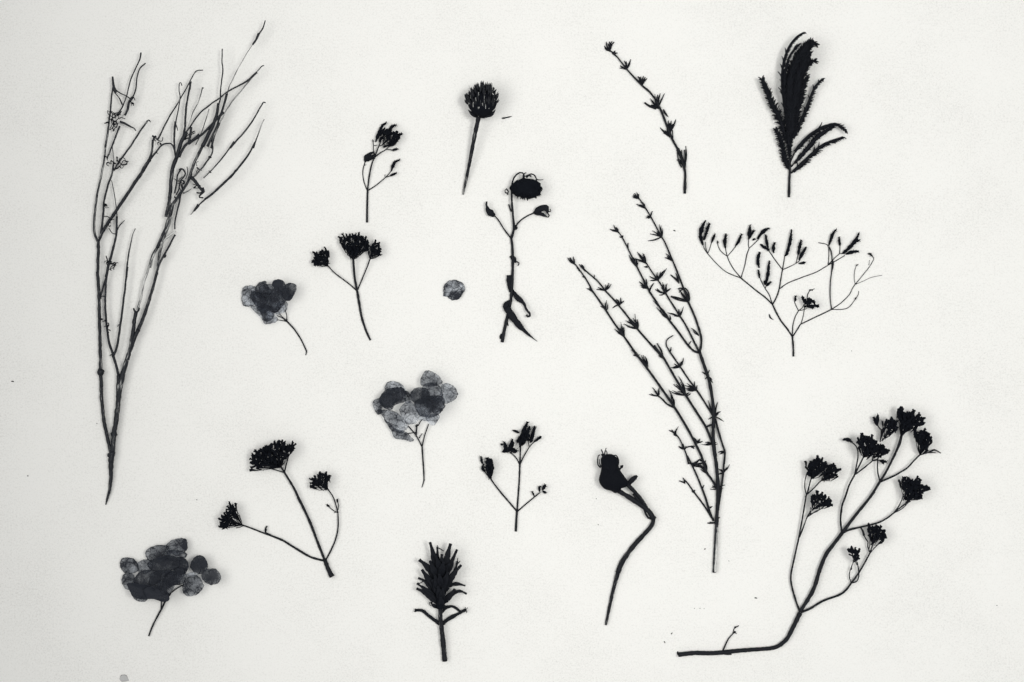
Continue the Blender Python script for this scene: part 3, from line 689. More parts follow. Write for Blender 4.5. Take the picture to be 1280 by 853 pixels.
# ================================================================ C2  feathery fronds
C2 = Crop(930, 30, 3.791)
f = Plant('feathery_frond', 'dark feathery frond with one thick plume and thinner plumes fanned to both sides', 'sprig', C2.pt(212, 820))
f.tube(C2, '212,822 214,740 216,690 214,600 212,500', 3.4, 2.6, 0, 3, name='stem')
F = lambda *a_, **k_: frond(f, C2, *a_, **k_)
F('202,570 182,490 150,420 115,345 80,264', 9.0, 0, 2, 5, dens=1.15, lean=0.72, w=2.6); F('216,700 192,640 177,575 162,530 146,500', 7.2, 0, 1, 3, dens=1.4, lean=0.8, w=2)
F('216,640 212,600 205,520 205,460', 4, 0, 3, 4)
F('212,580 198,480 180,360 172,270 180,185 205,115 240,70 275,48', 8, 1, 4, 9, lean=0.6, dens=1.1, w=2.6)
F('214,560 205,440 200,330 212,230 250,150 300,95 335,108', 10, 0, 5, 10, lean=0.5, dens=1.1); F('216,560 215,450 222,340 245,240 280,160 320,100', 10, 0, 6, 11, lean=0.5, dens=1.1)
F('212,560 194,430 184,330 184,240 206,160 250,105', 8.5, 1, 6, 10, lean=0.5, dens=1.1); F('218,560 232,450 252,340 272,250 300,195 333,182', 9, 0, 6, 9, lean=0.65, dens=1.2)
F('214,500 210,380 214,290 236,200 285,120', 11, 0, 8, 12, lean=0.45); F('216,540 222,430 240,330 262,240 300,150', 11, 0, 8, 11, lean=0.5); F('215,600 222,520 232,450 246,380', 5, 1, 5, 6, lean=.6, dens=1.3)
F('208,520 190,430 178,330 180,240', 7, 1, 5, 7, lean=.5); F('222,540 244,430 268,330 292,250', 9, 1, 5, 7, lean=.7, dens=1.2, w=3); F('214,420 240,300 262,210 290,140', 12, 0, 9, 11, lean=.5); F('218,560 238,440 260,340 282,260', 8, 1, 7, 9, lean=.75, dens=1.4)
F('230,545 264,470 300,380 330,305 368,262', 7.2, 1, 2, 4, lean=0.75, w=4.0, dens=1.2); F('238,608 290,545 350,500 415,477 445,482 482,508', 9, 1, 2, 4, lean=0.55, w=4.0, dens=1.2)
F('240,660 300,590 350,535 420,490', 7, 0, 1, 3, lean=0.5, w=4.0, dens=1.1); F('232,702 290,645 370,575 466,537', 9, 1, 1, 2, lean=0.6, w=4.0, dens=1.1)
for t_ in ('216,660 225,640 240,610', '218,680 228,672 242,655', '216,706 224,706 232,700', '215,600 220,575 230,548'): f.tube(C2, t_, 2.2, 1.8, 1)

# ================================================================ C3  wide branching spike plant
C3 = Crop(860, 265, 4.49)
k = Plant('branching_spray', 'wide wiry spray of hair thin branches tipped with short dark spikes', 'dried flower', C3.pt(592, 812))
k.tube(C3, '591,812 590,760 585,698', 2.4, 2.3, name='stem')
k.tubes(C3, [('585,700 555,655 520,610 490,555 474,520', 2.1, 2.0), ('474,520 430,478 380,440 297,372', 1.8, 1.6), ('475,520 500,470 514,420 518,390 530,325', 1.8, 1.5), ('297,372 215,338 155,285 110,235', 1.1, 1.0),
             ('110,235 90,205 82,180', 1.1, .9, 0, 3), ('110,235 100,205 97,170', 1.0, .9, 0, 3), ('110,235 122,205 132,170', .9, .9), ('297,372 255,320 232,280 220,250', 1.2, 1.1), ('220,250 185,222 168,190 165,165', 1.0, .9),
             ('220,250 213,222 210,200', 1.1, 1), ('220,250 248,218 270,190', 1, 1), ('297,372 318,300 330,240 343,205', 1.2, 1.1), ('343,205 338,185 340,160', 1, .9), ('343,205 372,178 400,150', 1, 1),
             ('530,325 490,272 468,240 448,212', 1.2, 1.1), ('530,325 536,290 543,245', 1.3, 1.2), ('530,325 570,308 605,290', 1.1, 1), ('605,290 612,262 618,240', 1, 1), ('605,290 625,275 632,262', 1, .9),
             ('514,432 560,400 640,368 720,338 785,300', 1.3, 1.2), ('785,300 790,250 788,200 775,182 730,173', 1.0, 1.0), ('785,300 820,262 850,235', 1.1, 1.1), ('785,300 835,272 880,245', 1.1, 1), ('850,235 852,210 852,185', 1, .9), ('850,235 880,235', 1, 1),
             ('805,548 797,480 798,400 806,330 808,270 803,225 790,195', 1.3, 1.6, 1), ('810,270 815,295 805,340', 1.8, 1.5), ('472,515 455,465 432,430', 1.3, 1.1), ('432,430 412,392 398,355', 1.0, .9), ('432,430 440,412 445,400', 1, 1),
             ('585,698 588,640 600,592 620,555', 1.3, 1.1), ('620,555 605,525 596,500', 1, .9), ('620,555 640,540 650,520', 1.1, 1), ('620,553 640,552 668,543', .9, .8), ('587,700 610,665 630,632', 1.7, 1.5), ('630,632 700,598 760,570 805,548', 1.5, 1.4),
             ('632,632 645,590 655,530', 1.0, .9), ('805,548 860,510 905,465 922,430 938,407', 1.1, 1.0), ('938,407 932,370 936,325 946,298', .7, .7), ('940,405 985,350 1020,305 1042,265 1035,250', .9, .8), ('940,407 985,388 1030,368 1090,356', .7, .6),
             ('807,548 870,547 905,533 935,495 945,480', 1.0, .9), ('940,490 955,465 957,445', .9, .7), ('668,492 672,462 685,442 710,432', 1.1, .7), ('1015,300 1018,270', .7, .5), ('680,440 690,437 700,442', 1.6, 1)], name='branch')
for t_, w_ in (('84,188 70,145 72,110 82,78 98,48', 6.8), ('88,160 100,125 110,90 118,64', 5.6), ('131,174 140,150 152,124', 4.6), ('209,204 205,165 213,122', 5.6), ('266,192 283,165 300,124', 5), ('340,158 343,120 347,72', 5.0), ('345,150 355,125 373,104', 4.4),
               ('336,120 348,128 360,118', 4), ('362,160 376,150', 3.6), ('388,152 408,125 430,104 456,92', 5.8), ('450,205 440,168 434,128', 4.6), ('404,182 428,200 456,216', 5), ('480,232 478,200 484,172', 4.6), ('398,315 390,270 402,225', 5.8), ('400,372 394,325', 3.8),
               ('430,412 444,370 450,320 454,274', 5), ('438,418 452,405 466,392', 4), ('428,405 434,385', 5), ('544,250 560,215 574,150 580,98', 5), ('548,248 560,220', 5), ('617,242 624,200 634,158', 5.4), ('622,270 640,235 662,198', 5.6), ('620,290 658,286', 3.6), ('645,280 655,290', 4),
               ('790,190 800,155 812,122 832,98', 5.6), ('852,190 848,165 848,142', 5), ('866,234 900,205 930,172 960,118', 6.4), ('884,238 920,226 956,222', 5.4), ('900,206 910,190', 5), ('935,165 960,160', 5), ('600,502 602,472', 4), ('1008,234 1022,238 1034,250', 3.6), ('164,178 168,165', 2.6), ('940,492 940,480', 2.6), ('944,302 950,296', 2.4)):
    k.bud(C3, t_, w_ * 1.12, 1.0, 2.5, name='flower_spike')
head(k, C3, '642,492 672,488 702,502 718,530 700,540 662,522 642,512', '650,535', 4.0, 2.2, 3, 6)

# ================================================================ D  big branching leafy bush
D1, D2, D3, D4 = Crop(700, 230, 6.095), Crop(700, 360, 6.095), Crop(760, 440, 6.093), Crop(800, 570, 4.489)
d = Plant('leafy_branch', 'large many stemmed leafy branch spreading up and to the left from a pale lower stem', 'branch', D4.pt(415, 655))
d.tube(D4, '416,655 418,600 424,480 430,372', 4.6, 4.6, 0, 0.6, name='stem', mat=M_TWIG, tone=(0.04, 0.02)); d.tube(D4, '421,652 422,600 429,480 432,400', 2.6, 1.7, 3.9, 4.3, name='pale_strip', mat=M_TWIG, tone=(0.8, 0.55), flat=0.5, label='pale strip along the lower stem')  # pale strip laid along the darker lower stem
d.tube(D4, '428,385 433,290 437,185 428,60 420,0', 5.0, 4.6, 0.4, 2, name='stem')
d.tube(D3, '814,795 806,740 800,680 800,560 802,450 787,320 762,200 725,90 695,0', 4.8, 4.0, 2, 3, name='stem')
d.tubes(D2, [('1061,492 1074,440 1073,370 1050,290 1030,230 1000,160 972,100', 3.0, 2.6, 1.2, 1.2), ('1062,495 1030,430 1000,370 960,290 915,218 865,140 815,62', 2.4, 2.1, 1.2, 1.2), ('1060,495 1018,480 970,432 900,335 830,245 755,140 678,26', 2.8, 2.5, 1.2, 1.2),
             ('785,535 700,440 590,315 520,225 460,150 400,80 340,18', 2.7, 2.1, 1.2, 1.2), ('665,600 581,505 490,375 410,265 345,165 290,85 240,15', 2.8, 2.2, 1.2, 1.2), ('915,600 875,545 836,488 810,440 810,405 830,382 862,363', 2.0, 1.3, 1.2, 2.2),
             ('835,500 848,470', 1.2, .8, 3), ('940,0 975,60 980,100', 1.6, 1.6, 1.2, 1.8), ('760,170 790,215 838,242', 1.5, 1.8, 1.2, 1.2), ('845,65 900,92 970,105', 2.4, 1.8, 1.6, 1.4), ('740,424 765,470 790,530', 1.4, 1.3, 1.6, 1.4)])
d.tubes(D1, [('978,895 930,770 880,640 840,545 800,450 768,395 725,315 690,250 650,185 600,108', 2.6, 1.5, 1.2, 1.8), ('822,865 770,770 700,672 652,595 610,540', 2.1, 1.3, 1.2, 2.2), ('682,822 640,740 580,622 510,480 465,395 412,328', 2.5, 1.4, 1.2, 1.8),
             ('350,820 290,745 250,710 195,662 160,622', 2.1, 1.7, 1.2, 1.8), ('248,820 215,755 180,700 140,645 105,600', 2.2, 1.5, 1.2, 1.8), ('981,895 984,850 972,815 950,792', 1.8, 1.5, 1.6, 1.8)])
d.tubes(D3, [('795,700 780,660 745,575 680,470 600,345 520,215 430,60 385,0 350,-50', 3.2, 2.8, 2, 3), ('712,795 675,720 640,650 575,535 510,430 400,270 300,130 215,20 180,-20', 3.2, 2.9, 2, 3), ('815,515 745,400 680,300 610,205 550,115 470,0', 2.4, 2.0, 1.2, 1.2),
             ('815,505 832,575 852,645 872,710 888,765 882,853', 2.7, 2.6, 2, 2), ('748,572 770,560 798,552', 2.6, 2.6, 3), ('505,425 470,410 440,390 415,362 378,332', 2.4, 2.0, 1.2, 1.8), ('612,855 598,790 580,740 545,665 515,625', 2.1, 1.8, 2, 3), ('595,728 620,720 660,718', 1.8, 1.6, 3)])
d.tubes(D4, [('432,182 400,130 375,95 355,40 342,-8', 3.0, 2.9, 1, 2), ('470,40 462,130 452,200 437,300', 2.6, 2.8, 2, 1), ('412,365 390,310 365,230 350,190 320,115 290,50 262,-5', 2.9, 2.0, 0.5, 2), ('402,348 360,280 300,200 268,155 245,130', 2.4, 1.7, 0.5, 1), ('285,42 320,48 355,75 378,98', 2.6, 2.6, 2)])
for cr, rows in ((D1, (('598,112', '552,95 556,84 566,72 583,64 600,78 574,86 555,106 590,75 580,90'), ('648,186', '582,155 598,160 612,138 625,140'), ('690,250', '655,262 668,266 704,208 660,248 672,256'), ('775,405', '755,310 768,318 778,340 684,382 704,358 668,436 740,362 700,385 735,375'),
        ('845,582', '805,532 800,562 820,540 815,550'), ('903,752', '838,692 848,694 880,680 875,712 890,700'), ('442,368', '380,345 390,348 408,312 425,330 430,340'), ('472,408', '452,402 480,392'), ('518,485', '520,450'), ('584,632', '525,543 540,565 535,580 575,565 595,600 560,560 550,590'),
        ('655,605', '588,520 600,530 612,545 628,528 640,535 568,575 585,572 600,590 642,560 620,555'), ('664,632', '640,634 648,636'), ('747,732', '682,705 692,712 712,722 740,675 735,690 810,645 800,655 765,670 755,700 686,737 720,705'), ('797,835', '725,805 740,808 738,798 780,750 790,765 815,760 845,798 835,810 755,848 805,770 770,790'),
        ('655,795', '603,745 612,770 618,785 628,725 655,725 640,742 660,740'), ('685,805', '716,755 700,770'), ('110,612', '58,562 68,566 76,560 100,555 112,575 68,580 85,580'), ('188,662', '145,612 160,614 170,635 155,630'), ('140,650', '128,632 152,668'), ('190,712', '170,706'), ('257,716', '262,694'),
        ('245,822', '203,795 212,800 225,788 245,800 238,808'), ('342,812', '278,805 290,788 300,795 345,768 372,755 390,765 362,772 312,800'), ('940,800', '897,800 905,830'))),
    (D2, (('352,178', '308,140 355,95 345,118 362,120 320,125 335,140'), ('452,132', '405,95 428,85 462,75 487,100 400,155 425,90 440,90 470,105'), ('592,312', '485,275 500,250 512,262 522,245 540,240 570,198 586,240 555,230 508,292 520,300 550,285 575,250 560,260 530,260'), ('490,372', '415,312 425,322 440,345 462,260 478,292 455,305 485,300'),
        ('582,520', '558,512 568,490 580,488 605,508 590,500 565,500'), ('668,600', '620,515 632,512 645,520 655,532 600,542 665,560'), ('787,532', '738,422 750,516 760,505'), ('912,220', '818,190 835,196 852,195 940,143 905,160 932,172 868,215 890,190'), ('838,247', '708,98 718,115 735,150 835,208 842,225'), ('975,105', '843,64 862,78 898,5 910,12 920,45 988,70 940,88'),
        ('1052,358', '1000,308 1012,322'), ('978,437', '1000,404'), ('836,490', '825,458 846,450'), ('915,602', '843,608 860,606 868,578 940,533 930,560 900,570 880,594'))),
    (D3, (('765,190', '713,152 728,165 772,138 738,208 798,236 792,215'), ('672,292', '660,225 678,255 600,238 583,255 588,278 606,294 640,268 598,288 625,255 650,262 615,250 632,285'), ('592,332', '538,188 548,230 497,247 512,245 525,268 470,300 490,294 530,300 628,318 620,310'), ('382,337', '313,324 328,318 338,272 352,300 390,272 385,290'),
        ('503,420', '463,288 478,320 443,325 455,345 505,370 495,350'), ('806,492', '762,370 778,408 836,380 825,420 857,455 840,470 880,530 850,512 763,515 770,405'), ('797,702', '713,705 735,708 740,688 760,682 832,702 825,688 770,690'), ('885,762', '838,766 848,778 860,770'), ('682,692', '648,650 720,680 700,660 690,668 655,665 705,685'),
        ('516,637', '463,597 478,600 485,592 535,568 522,585 500,625 510,600'), ('582,742', '538,717 550,722 560,705 572,700 595,718'), ('645,722', '655,738 632,728'), ('735,845', '685,820 700,830 745,828'))),
    (D4, (('292,48', '330,28 348,12 355,45 365,30 340,62 320,38 268,35 308,60 325,55'), ('372,97', '333,42 350,58 365,28 340,75 355,15'), ('250,152', '217,140 232,142 240,122'), ('302,206', '290,195 308,190'), ('350,186', '360,163'), ('388,298', '406,284 372,270 400,290'), ('420,375', '376,376 390,370 448,344 440,356'),
        ('437,182', '392,186 400,176 405,168 476,163 465,182'), ('464,97', '438,72 502,48 488,65 442,100 455,75 440,106')))):
    for nd, tp in rows: d.tuft(cr, nd, tp, 2.1, 1.4 if cr is not D4 else 0.8)

# ================================================================ E1  second hydrangea
E1 = Crop(450, 450, 5.018)
hydrangea(E1, 'two large heads of sheer veined petals side by side on one thin forked stalk', E1.pt(390, 800),
    [('402,755 400,700 396,640 390,542', 1.8, 1.9, 0, 1), ('390,545 375,515 350,470 302,412', 1.8, 1.3, 1, 3), ('391,540 405,480 420,435 432,402', 1.6, 1.3, 1, 3), ('402,752 396,775 388,800', 1.7, 1.0, 0, 0)],
    [('350,455 315,460 278,466', 1.2, 1.0, 2, 2), ('352,482 355,450 357,415', 1.6, 2.2, 2, 3), ('352,420 360,408 366,414', 3, 2.4, 3, 3), ('366,412 378,390 392,372', 1.4, 1.1, 3, 4), ('372,492 382,474 392,462', 1.3, .9, 1, 2)],
    [('155,190 165,150 195,133 240,140 265,155 285,180 290,215 240,192 190,192', 'l'), ('82,260 120,240 150,250 140,290 135,335 110,340 90,310', 'l'), ('280,200 305,200 325,230 320,265 285,270', 'l'),
     ('150,370 180,390 230,430 290,450 320,480 338,500 320,512 280,500 220,490 195,440', 'm'), ('135,320 180,310 240,335 290,390 300,425 260,460 220,440 175,400 150,360', 'l'), ('510,160 545,145 590,165 615,210 605,240 570,265 530,275 510,240', 'l'),
     ('420,345 490,340 500,360 470,408 440,400 415,370', 'l'), ('375,350 430,345 440,380 400,380 372,372', 'l'), ('378,140 395,90 420,65 460,75 495,100 518,140 490,160 440,165 400,165', 'm'),
     ('130,230 170,185 230,170 280,180 290,230 285,260 240,275 195,300 150,290 130,260', 'm'), ('250,320 270,280 320,262 350,295 370,340 365,385 340,400 300,400 275,370', 'l'), ('140,215 200,182 262,172 288,205 262,255 225,262 205,310 160,300 122,262', 'm'),
     ('320,210 345,180 395,170 440,200 430,260 380,275 335,260', 'd'), ('395,165 450,140 510,170 520,240 480,280 430,280 395,230', 'm'), ('350,260 420,230 500,240 535,280 520,320 480,350 420,360 370,340 355,300', 'm'),
     ('440,230 520,230 535,280 510,330 460,330', 'm'), ('345,270 390,240 450,260 450,330 400,350 365,330', 'm')])

# ================================================================ E2  small bud plant
E2 = Crop(590, 515, 5.331)
e = Plant('bud_sprig', 'small upright sprig with bud clusters on three spread branches near the bottom', 'dried flower', E2.pt(293, 795), 'small dried flower sprigs')
e.tube(E2, '292,797 295,730 300,660', 2.9, 2.7, name='stem')
e.tubes(E2, rise=1.3, rows=[('300,664 306,580 314,470 319,352', 2.3, 2.0), ('319,352 322,285 325,210', 1.8, 1.6, 0, 3), ('318,352 300,315 275,285 252,268', 1.6, 1.4, 0, 3), ('319,352 350,288 382,233', 1.6, 1.4, 0, 3), ('382,233 375,205 372,175', 1.3, 1.2, 3, 4), ('382,233 398,215 415,200', 1.3, 1.2, 3, 4),
             ('300,664 255,610 205,552 160,495 128,450', 2.1, 1.9, 0, 2), ('302,664 350,622 410,572 455,535', 1.7, 1.4, 0, 2), ('128,450 105,425 85,398', 1.5, 1.3, 2, 3), ('128,450 122,420', 2, 2, 2, 3), ('414,568 412,552', 1, .8), ('325,215 310,200 300,185', 1.3, 1.1, 3), ('455,535 445,518', 1.2, 1, 2)])
for t_, w_ in (('414,560 400,528', 3), ('70,345 58,296', 5.4), ('88,400 70,372 78,345', 6), ('118,440 112,390 108,340 100,302', 10), ('128,430 132,380 128,310', 8), ('205,265 225,235 212,196', 6.5), ('190,214 210,220', 4.5), ('255,262 262,225 270,180', 6.5), ('275,270 300,255', 7), ('200,266 235,262', 5), ('305,205 310,180', 6.5),
               ('270,122 290,128 315,140', 4.5), ('320,200 335,150 350,110 372,66', 8), ('345,190 365,150 385,95', 7.5), ('310,195 320,160', 6.5), ('375,195 370,170', 6), ('390,205 402,160 420,92', 7), ('412,200 440,180 462,162', 5.5), ('450,530 448,500 465,498', 3.6), ('468,520 480,500 490,482', 6.5), ('470,525 495,542', 4), ('330,130 360,130', 6)):
    e.bud(E2, t_, w_, 2.5, 4)
head(e, E2, '325,190 335,150 350,120 375,120 380,160 360,190 335,200', '325,230', 4.4, 2.6, 4, 6); head(e, E2, '92,330 120,315 130,350 125,400 105,395', '128,450', 4.4, 2.8, 3, 7)
head(e, E2, '215,235 240,240 255,230 270,210 285,240 270,258 225,258', '252,268', 4.0, 2.6, 3, 5)

# ================================================================ E3  larger yarrow
E3 = Crop(260, 535, 4.374)
y2 = Plant('yarrow', 'larger yarrow with three widely separate clusters on branches that spread from a thick cut base', 'dried flower', E3.pt(680, 812), 'dried yarrow stems')
y2.tube(E3, '680,813 660,775 640,722', 6.0, 5.0, name='stem', jit=0.15)
y2.tubes(E3, rise=1.3, rows=[('640,725 610,650 565,530 520,430 493,378', 3.2, 3.4, 0, 2), ('498,385 470,325 420,242', 3.0, 2.6, 2, 4), ('420,242 395,200 370,165', 2.5, 1.8, 4, 6), ('400,205 405,170 408,140', 1.5, 1.2, 5, 6), ('421,238 432,195 446,142', 1.8, 1.5, 4, 6), ('418,243 370,228 312,214', 1.6, 1.2, 4, 5), ('392,198 360,188 325,188', 1.3, 1.1, 5, 6), ('380,180 350,160', 1.2, 1, 5, 6),
              ('640,727 590,715 550,700 470,652 410,615 350,590', 2.8, 2.6, 0, 1), ('352,591 300,572 240,548 190,530', 2.2, 1.8, 1, 3), ('190,530 168,495 152,460', 1.5, 1.3, 3, 5), ('190,530 165,522 138,516', 1.6, 1.4, 3, 4), ('192,535 175,543 155,546', 1.1, .9, 2), ('352,590 335,580 316,572', 1.6, 1.4, 1, 2),
              ('645,722 672,670 698,610 712,545 712,462', 2.1, 1.7, 0, 2), ('712,465 702,425 685,375 655,330', 1.8, 1.6, 2, 4), ('655,330 640,318 625,315', 1.5, 1.2, 4), ('655,335 655,310 655,290', 1.3, 1.1, 4), ('708,462 685,450 662,430', 1.3, 1.1, 2), ('711,450 716,425 710,402', 1.2, 1.0, 2), ('700,460 690,465', 1.4, 1)])
y2.bud(E3, '318,575 316,555 322,534', 3.4, 2); y2.bud(E3, '664,432 650,418', 4.2, 2); y2.bud(E3, '710,408 706,388', 3.6, 2)
head(y2, E3, '240,215 238,165 270,125 315,108 350,82 395,66 425,64 445,82 490,80 482,105 450,138 395,160 345,185 295,212 250,228', '400,215', 3.9, 2.1, 6, 7, label='largest, widest cluster')
head(y2, E3, '566,318 568,280 600,248 650,236 675,256 655,290 605,315 582,325', '655,335', 3.7, 2.1, 5, 7); head(y2, E3, '62,535 82,475 125,412 155,414 152,460 130,515 85,550', '190,530', 3.7, 2.1, 5, 7)

# ================================================================ E4  third hydrangea
E4 = Crop(130, 660, 6.093)
hydrangea(E4, 'broad dark mass of crowded petals with three separate round petals at its right', E4.pt(343, 822),
    [('342,824 370,750 412,668 445,608 475,548', 2.0, 2.4, 0, 3), ('436,615 440,570 442,535', 1.7, 1.6, 1, 3)],
    [('505,500 560,458 612,430', 1.7, 1.2, 4, 4), ('535,432 575,430 610,440', 1.0, .9, 4, 4), ('470,550 495,520 512,495', 2.6, 2.2, 3, 4), ('725,350 735,330 740,310', 1.4, 1.2, 3, 4)],
    [('128,255 145,228 190,222 235,240 262,275 270,320 220,345 160,340 130,300', 'm'), ('140,380 165,345 215,340 240,380 240,440 200,470 160,450 138,410', 'm'), ('200,470 240,430 300,430 340,480 330,550 290,560 245,545 215,505', 'm'),
     ('480,135 515,95 570,78 628,78 642,110 640,155 610,195 560,210 500,180', 'm'), ('322,180 350,150 410,128 480,130 510,170 500,240 420,260 350,250 325,215', 'm'), ('262,265 300,240 345,235 380,260 370,320 310,345 265,320', 'm'),
     ('605,440 625,385 680,355 730,365 765,420 760,460 710,505 650,515 615,490', 'm'), ('640,345 680,330 720,340 725,360 680,358 645,372', 'l'), ('665,275 690,225 735,202 780,225 800,270 790,310 750,345 700,330 670,305', 'd'),
     ('750,350 790,310 845,303 885,325 903,375 875,415 830,427 785,410 760,385', 'd'), ('530,330 600,310 640,350 620,410 560,425 520,400', 'm'), ('560,220 610,215 650,250 655,300 620,350 560,340 530,280', 'd'),
     ('350,260 420,220 500,200 570,220 590,280 520,320 430,330 370,310', 'd'), ('240,400 280,330 360,310 440,330 440,400 360,430 280,430', 'd'), ('370,340 450,310 540,320 560,400 510,450 430,450 370,420', 'd'),
     ('500,170 560,160 640,180 640,215 580,240 510,235', 'm'), ('200,410 300,415 400,430 440,470 400,520 320,530 250,520 215,470', 'd'), ('330,450 430,430 500,470 515,530 470,550 400,530 340,520', 'd'), ('430,400 480,400 500,470 480,500 440,460', 'm'), ('480,380 560,300 620,300 620,370 560,430 510,500 480,460', 'm')])

# ================================================================ F1  thick leafy flower head
F1 = Crop(500, 665, 5.018)
q = Plant('bracted_flower', 'stout stem topped by a tall cone of upswept pointed leaves', 'dried flower', F1.pt(282, 808))
q.tube(F1, '282,808 272,700 262,600 254,520 256,440', 6.4, 5.2, 0, 7, name='stem', tone=(0.05, 0.12))
q.tube(F1, '258,475 252,380 254,280 260,200', 11, 6, 6, 8, name='core', mat=M_HEAD, jit=0.08)
for t_, w_, z_ in (('258,330 232,220 208,120 190,58', 8.4, 8), ('262,320 285,210 305,120 320,66', 9.4, 9), ('265,340 300,240 335,160 360,104', 7.6, 7), ('252,350 215,270 170,210 122,168', 9.0, 6), ('250,390 215,330 175,280 140,228', 8, 8), ('250,420 200,350 160,305 115,284', 6.6, 5), ('248,450 205,410 160,375 105,348', 7.6, 6),
                   ('245,435 200,385 150,345 108,316', 6.0, 7), ('266,400 305,310 345,250 386,200', 8.2, 8), ('268,380 310,300 345,240 362,178', 6.2, 6), ('285,345 320,330 362,322 412,334', 4.8, 4), ('262,450 300,405 345,375 385,368 420,385', 6.0, 4), ('265,445 300,410 325,385 345,350', 7.6, 6), ('255,290 240,200 236,88', 6, 6), ('258,300 262,200 266,130', 8, 11),
                   ('252,300 215,235 190,172', 8, 9), ('262,290 290,220 318,190', 8, 10), ('252,400 225,330 205,290', 8, 10), ('262,390 280,320 300,270', 8, 10), ('238,470 210,455 195,440', 5, 5), ('255,420 250,370 240,330', 8, 12), ('262,430 268,380 275,340', 8, 12), ('258,340 255,290 250,250', 8, 14), ('260,270 268,220 278,175', 8, 14), ('256,250 245,190 228,140', 7, 13), ('250,360 232,300 222,262', 8, 12), ('266,350 288,290 305,240', 8, 12), ('262,460 262,430 258,395', 8, 11)):
    q.blade(F1, t_, w_ * 1.03, z_ * 0.9 + 2, z_ * 1.6 + 3, prof=lambda t: max(0.42, min(1, (1 - t) * 2.2) ** 0.7 * min(1, 0.6 + t * 1.4)), flat=0.22, fold=0.55)
for t_, w_ in (('262,505 290,475 325,466 350,475 380,500', 4.2), ('250,575 215,550 175,520 140,492 92,490', 5.0), ('268,575 305,545 350,520 415,486', 5.4)):
    q.blade(F1, t_, w_, 2, 3, prof=lambda t: max(0.4, 1 - 0.3 * t))
for t_ in ('110,492 100,484 96,478', '108,494 98,498 90,496', '408,488 410,478 408,468', '412,488 420,478 425,472', '414,490 420,498 418,506', '205,440 186,440 188,455 200,462', '345,232 358,195 364,160', '360,200 372,188 378,180', '320,290 345,285 335,265', '238,110 240,95 234,80', '150,305 122,322 112,310', '245,100 262,110 275,118', '268,450 285,462 300,458'):
    q.tube(F1, t_, 1.4, 0.8, 4, 6, name='bristle_or_glint', mat=M_LEAF)

# ================================================================ F2  rose hip like head on curved stalk
F2 = Crop(720, 550, 3.554)
s = Plant('seed_head', 'bulbous two lobed seed head on a long S shaped stalk', 'dried flower', F2.pt(132, 820))
s.tube(F2, '344,345 338,375 310,410 262,462 225,510 200,550 185,590', 5.4, 6.4, 1, 0, name='stem', tone=(0.03, 0.05)); s.tube(F2, '188,582 172,640 155,710 132,822', 5.6, 3.2, 0, 0, name='stem_tip', tone=(0.06, 0.18))
s.tubes(F2, [('188,225 230,250 275,280 318,312 346,352', 6.0, 6.0, 8, 2), ('185,150 225,195 262,232 292,268 318,312 340,348', 5.2, 4.2, 9, 2), ('252,238 290,285 310,330 322,348', 3.0, 2.4, 8, 4), ('210,200 240,205 262,240', 3.0, 2.6, 8, 6), ('325,340 340,345 348,352', 6, 7, 1), ('262,240 270,262 300,280', 3.0, 3.4, 6, 4)])
s.blade(F2, '228,205 242,182 270,157', 7.5, 8, 10, prof=prof_bud); s.tube(F2, '262,165 272,160', 3, 2, 10, name='leaf_tip')
def puff(mb, crop, outline, z, H, rings=9):
    """plump closed body with a traced outline"""
    pts = crop.pts(outline); n = len(pts); cx = sum(p[0] for p in pts) / n; cy = sum(p[1] for p in pts) / n
    edge = [crom(pts[i - 1], pts[i], pts[(i + 1) % n], pts[(i + 2) % n], j / 4) for i in range(n) for j in range(4)]; na = len(edge)
    rows = []
    for i in range(1, 2 * rings):
        th = math.pi * i / (2 * rings); t = math.sin(th); c = math.cos(th); row = []
        for ex, ey in edge:
            qx, qy = (ex - cx) * t, -(ey - cy) * t
            b = 1 + 0.22 * noise.noise(Vector((qx * 0.22, qy * 0.22, c)))
            row.append(mb.vert(Vector((cx - 640 + qx, 426.5 - cy + qy, z + H * c * b)) * U))
        rows.append(row)
    a = mb.vert(Vector((cx - 640, 426.5 - cy, z + H)) * U); b = mb.vert(Vector((cx - 640, 426.5 - cy, z - H)) * U)
    for k in range(na):
        k2 = (k + 1) % na
        mb.f.append((a, rows[0][k2], rows[0][k])); mb.f.append((b, rows[-1][k], rows[-1][k2]))
        for i in range(len(rows) - 1): mb.f.append((rows[i][k], rows[i][k2], rows[i + 1][k2], rows[i + 1][k]))
FP = Crop(720, 550, 10.667)
mb = MB(); puff(mb, FP, '328,240 360,205 400,186 470,184 530,220 568,270 562,335 585,400 640,480 690,555 670,615 600,640 560,690 512,702 460,672 380,650 322,590 300,520 322,430 332,360 325,290', 13, 10)
s_h = mb.build('seed_pod', M_HIP, s.o, s.org)
for t_, w_, z_ in (('124,72 118,58 110,40', 1.8, 14), ('125,72 126,55 132,34', 1.8, 15), ('128,72 136,58 132,45', 1.6, 14), ('118,70 112,60', 3, 14), ('108,122 96,108 94,88 98,68 106,66', 1.8, 12), ('110,118 102,100 102,84', 1.6, 13), ('184,132 195,125 204,118', 3.0, 11), ('188,130 180,100 186,90', 1.6, 12), ('130,85 120,76 116,64', 3, 14), ('160,72 175,66 188,88 186,110', 1.6, 14)):
    s.tube(F2, t_, w_, w_ * 0.7, z_, z_, name='sepal')
s.blade(F2, '196,122 203,114 200,126', 4.2, 11, 11, name='sepal')

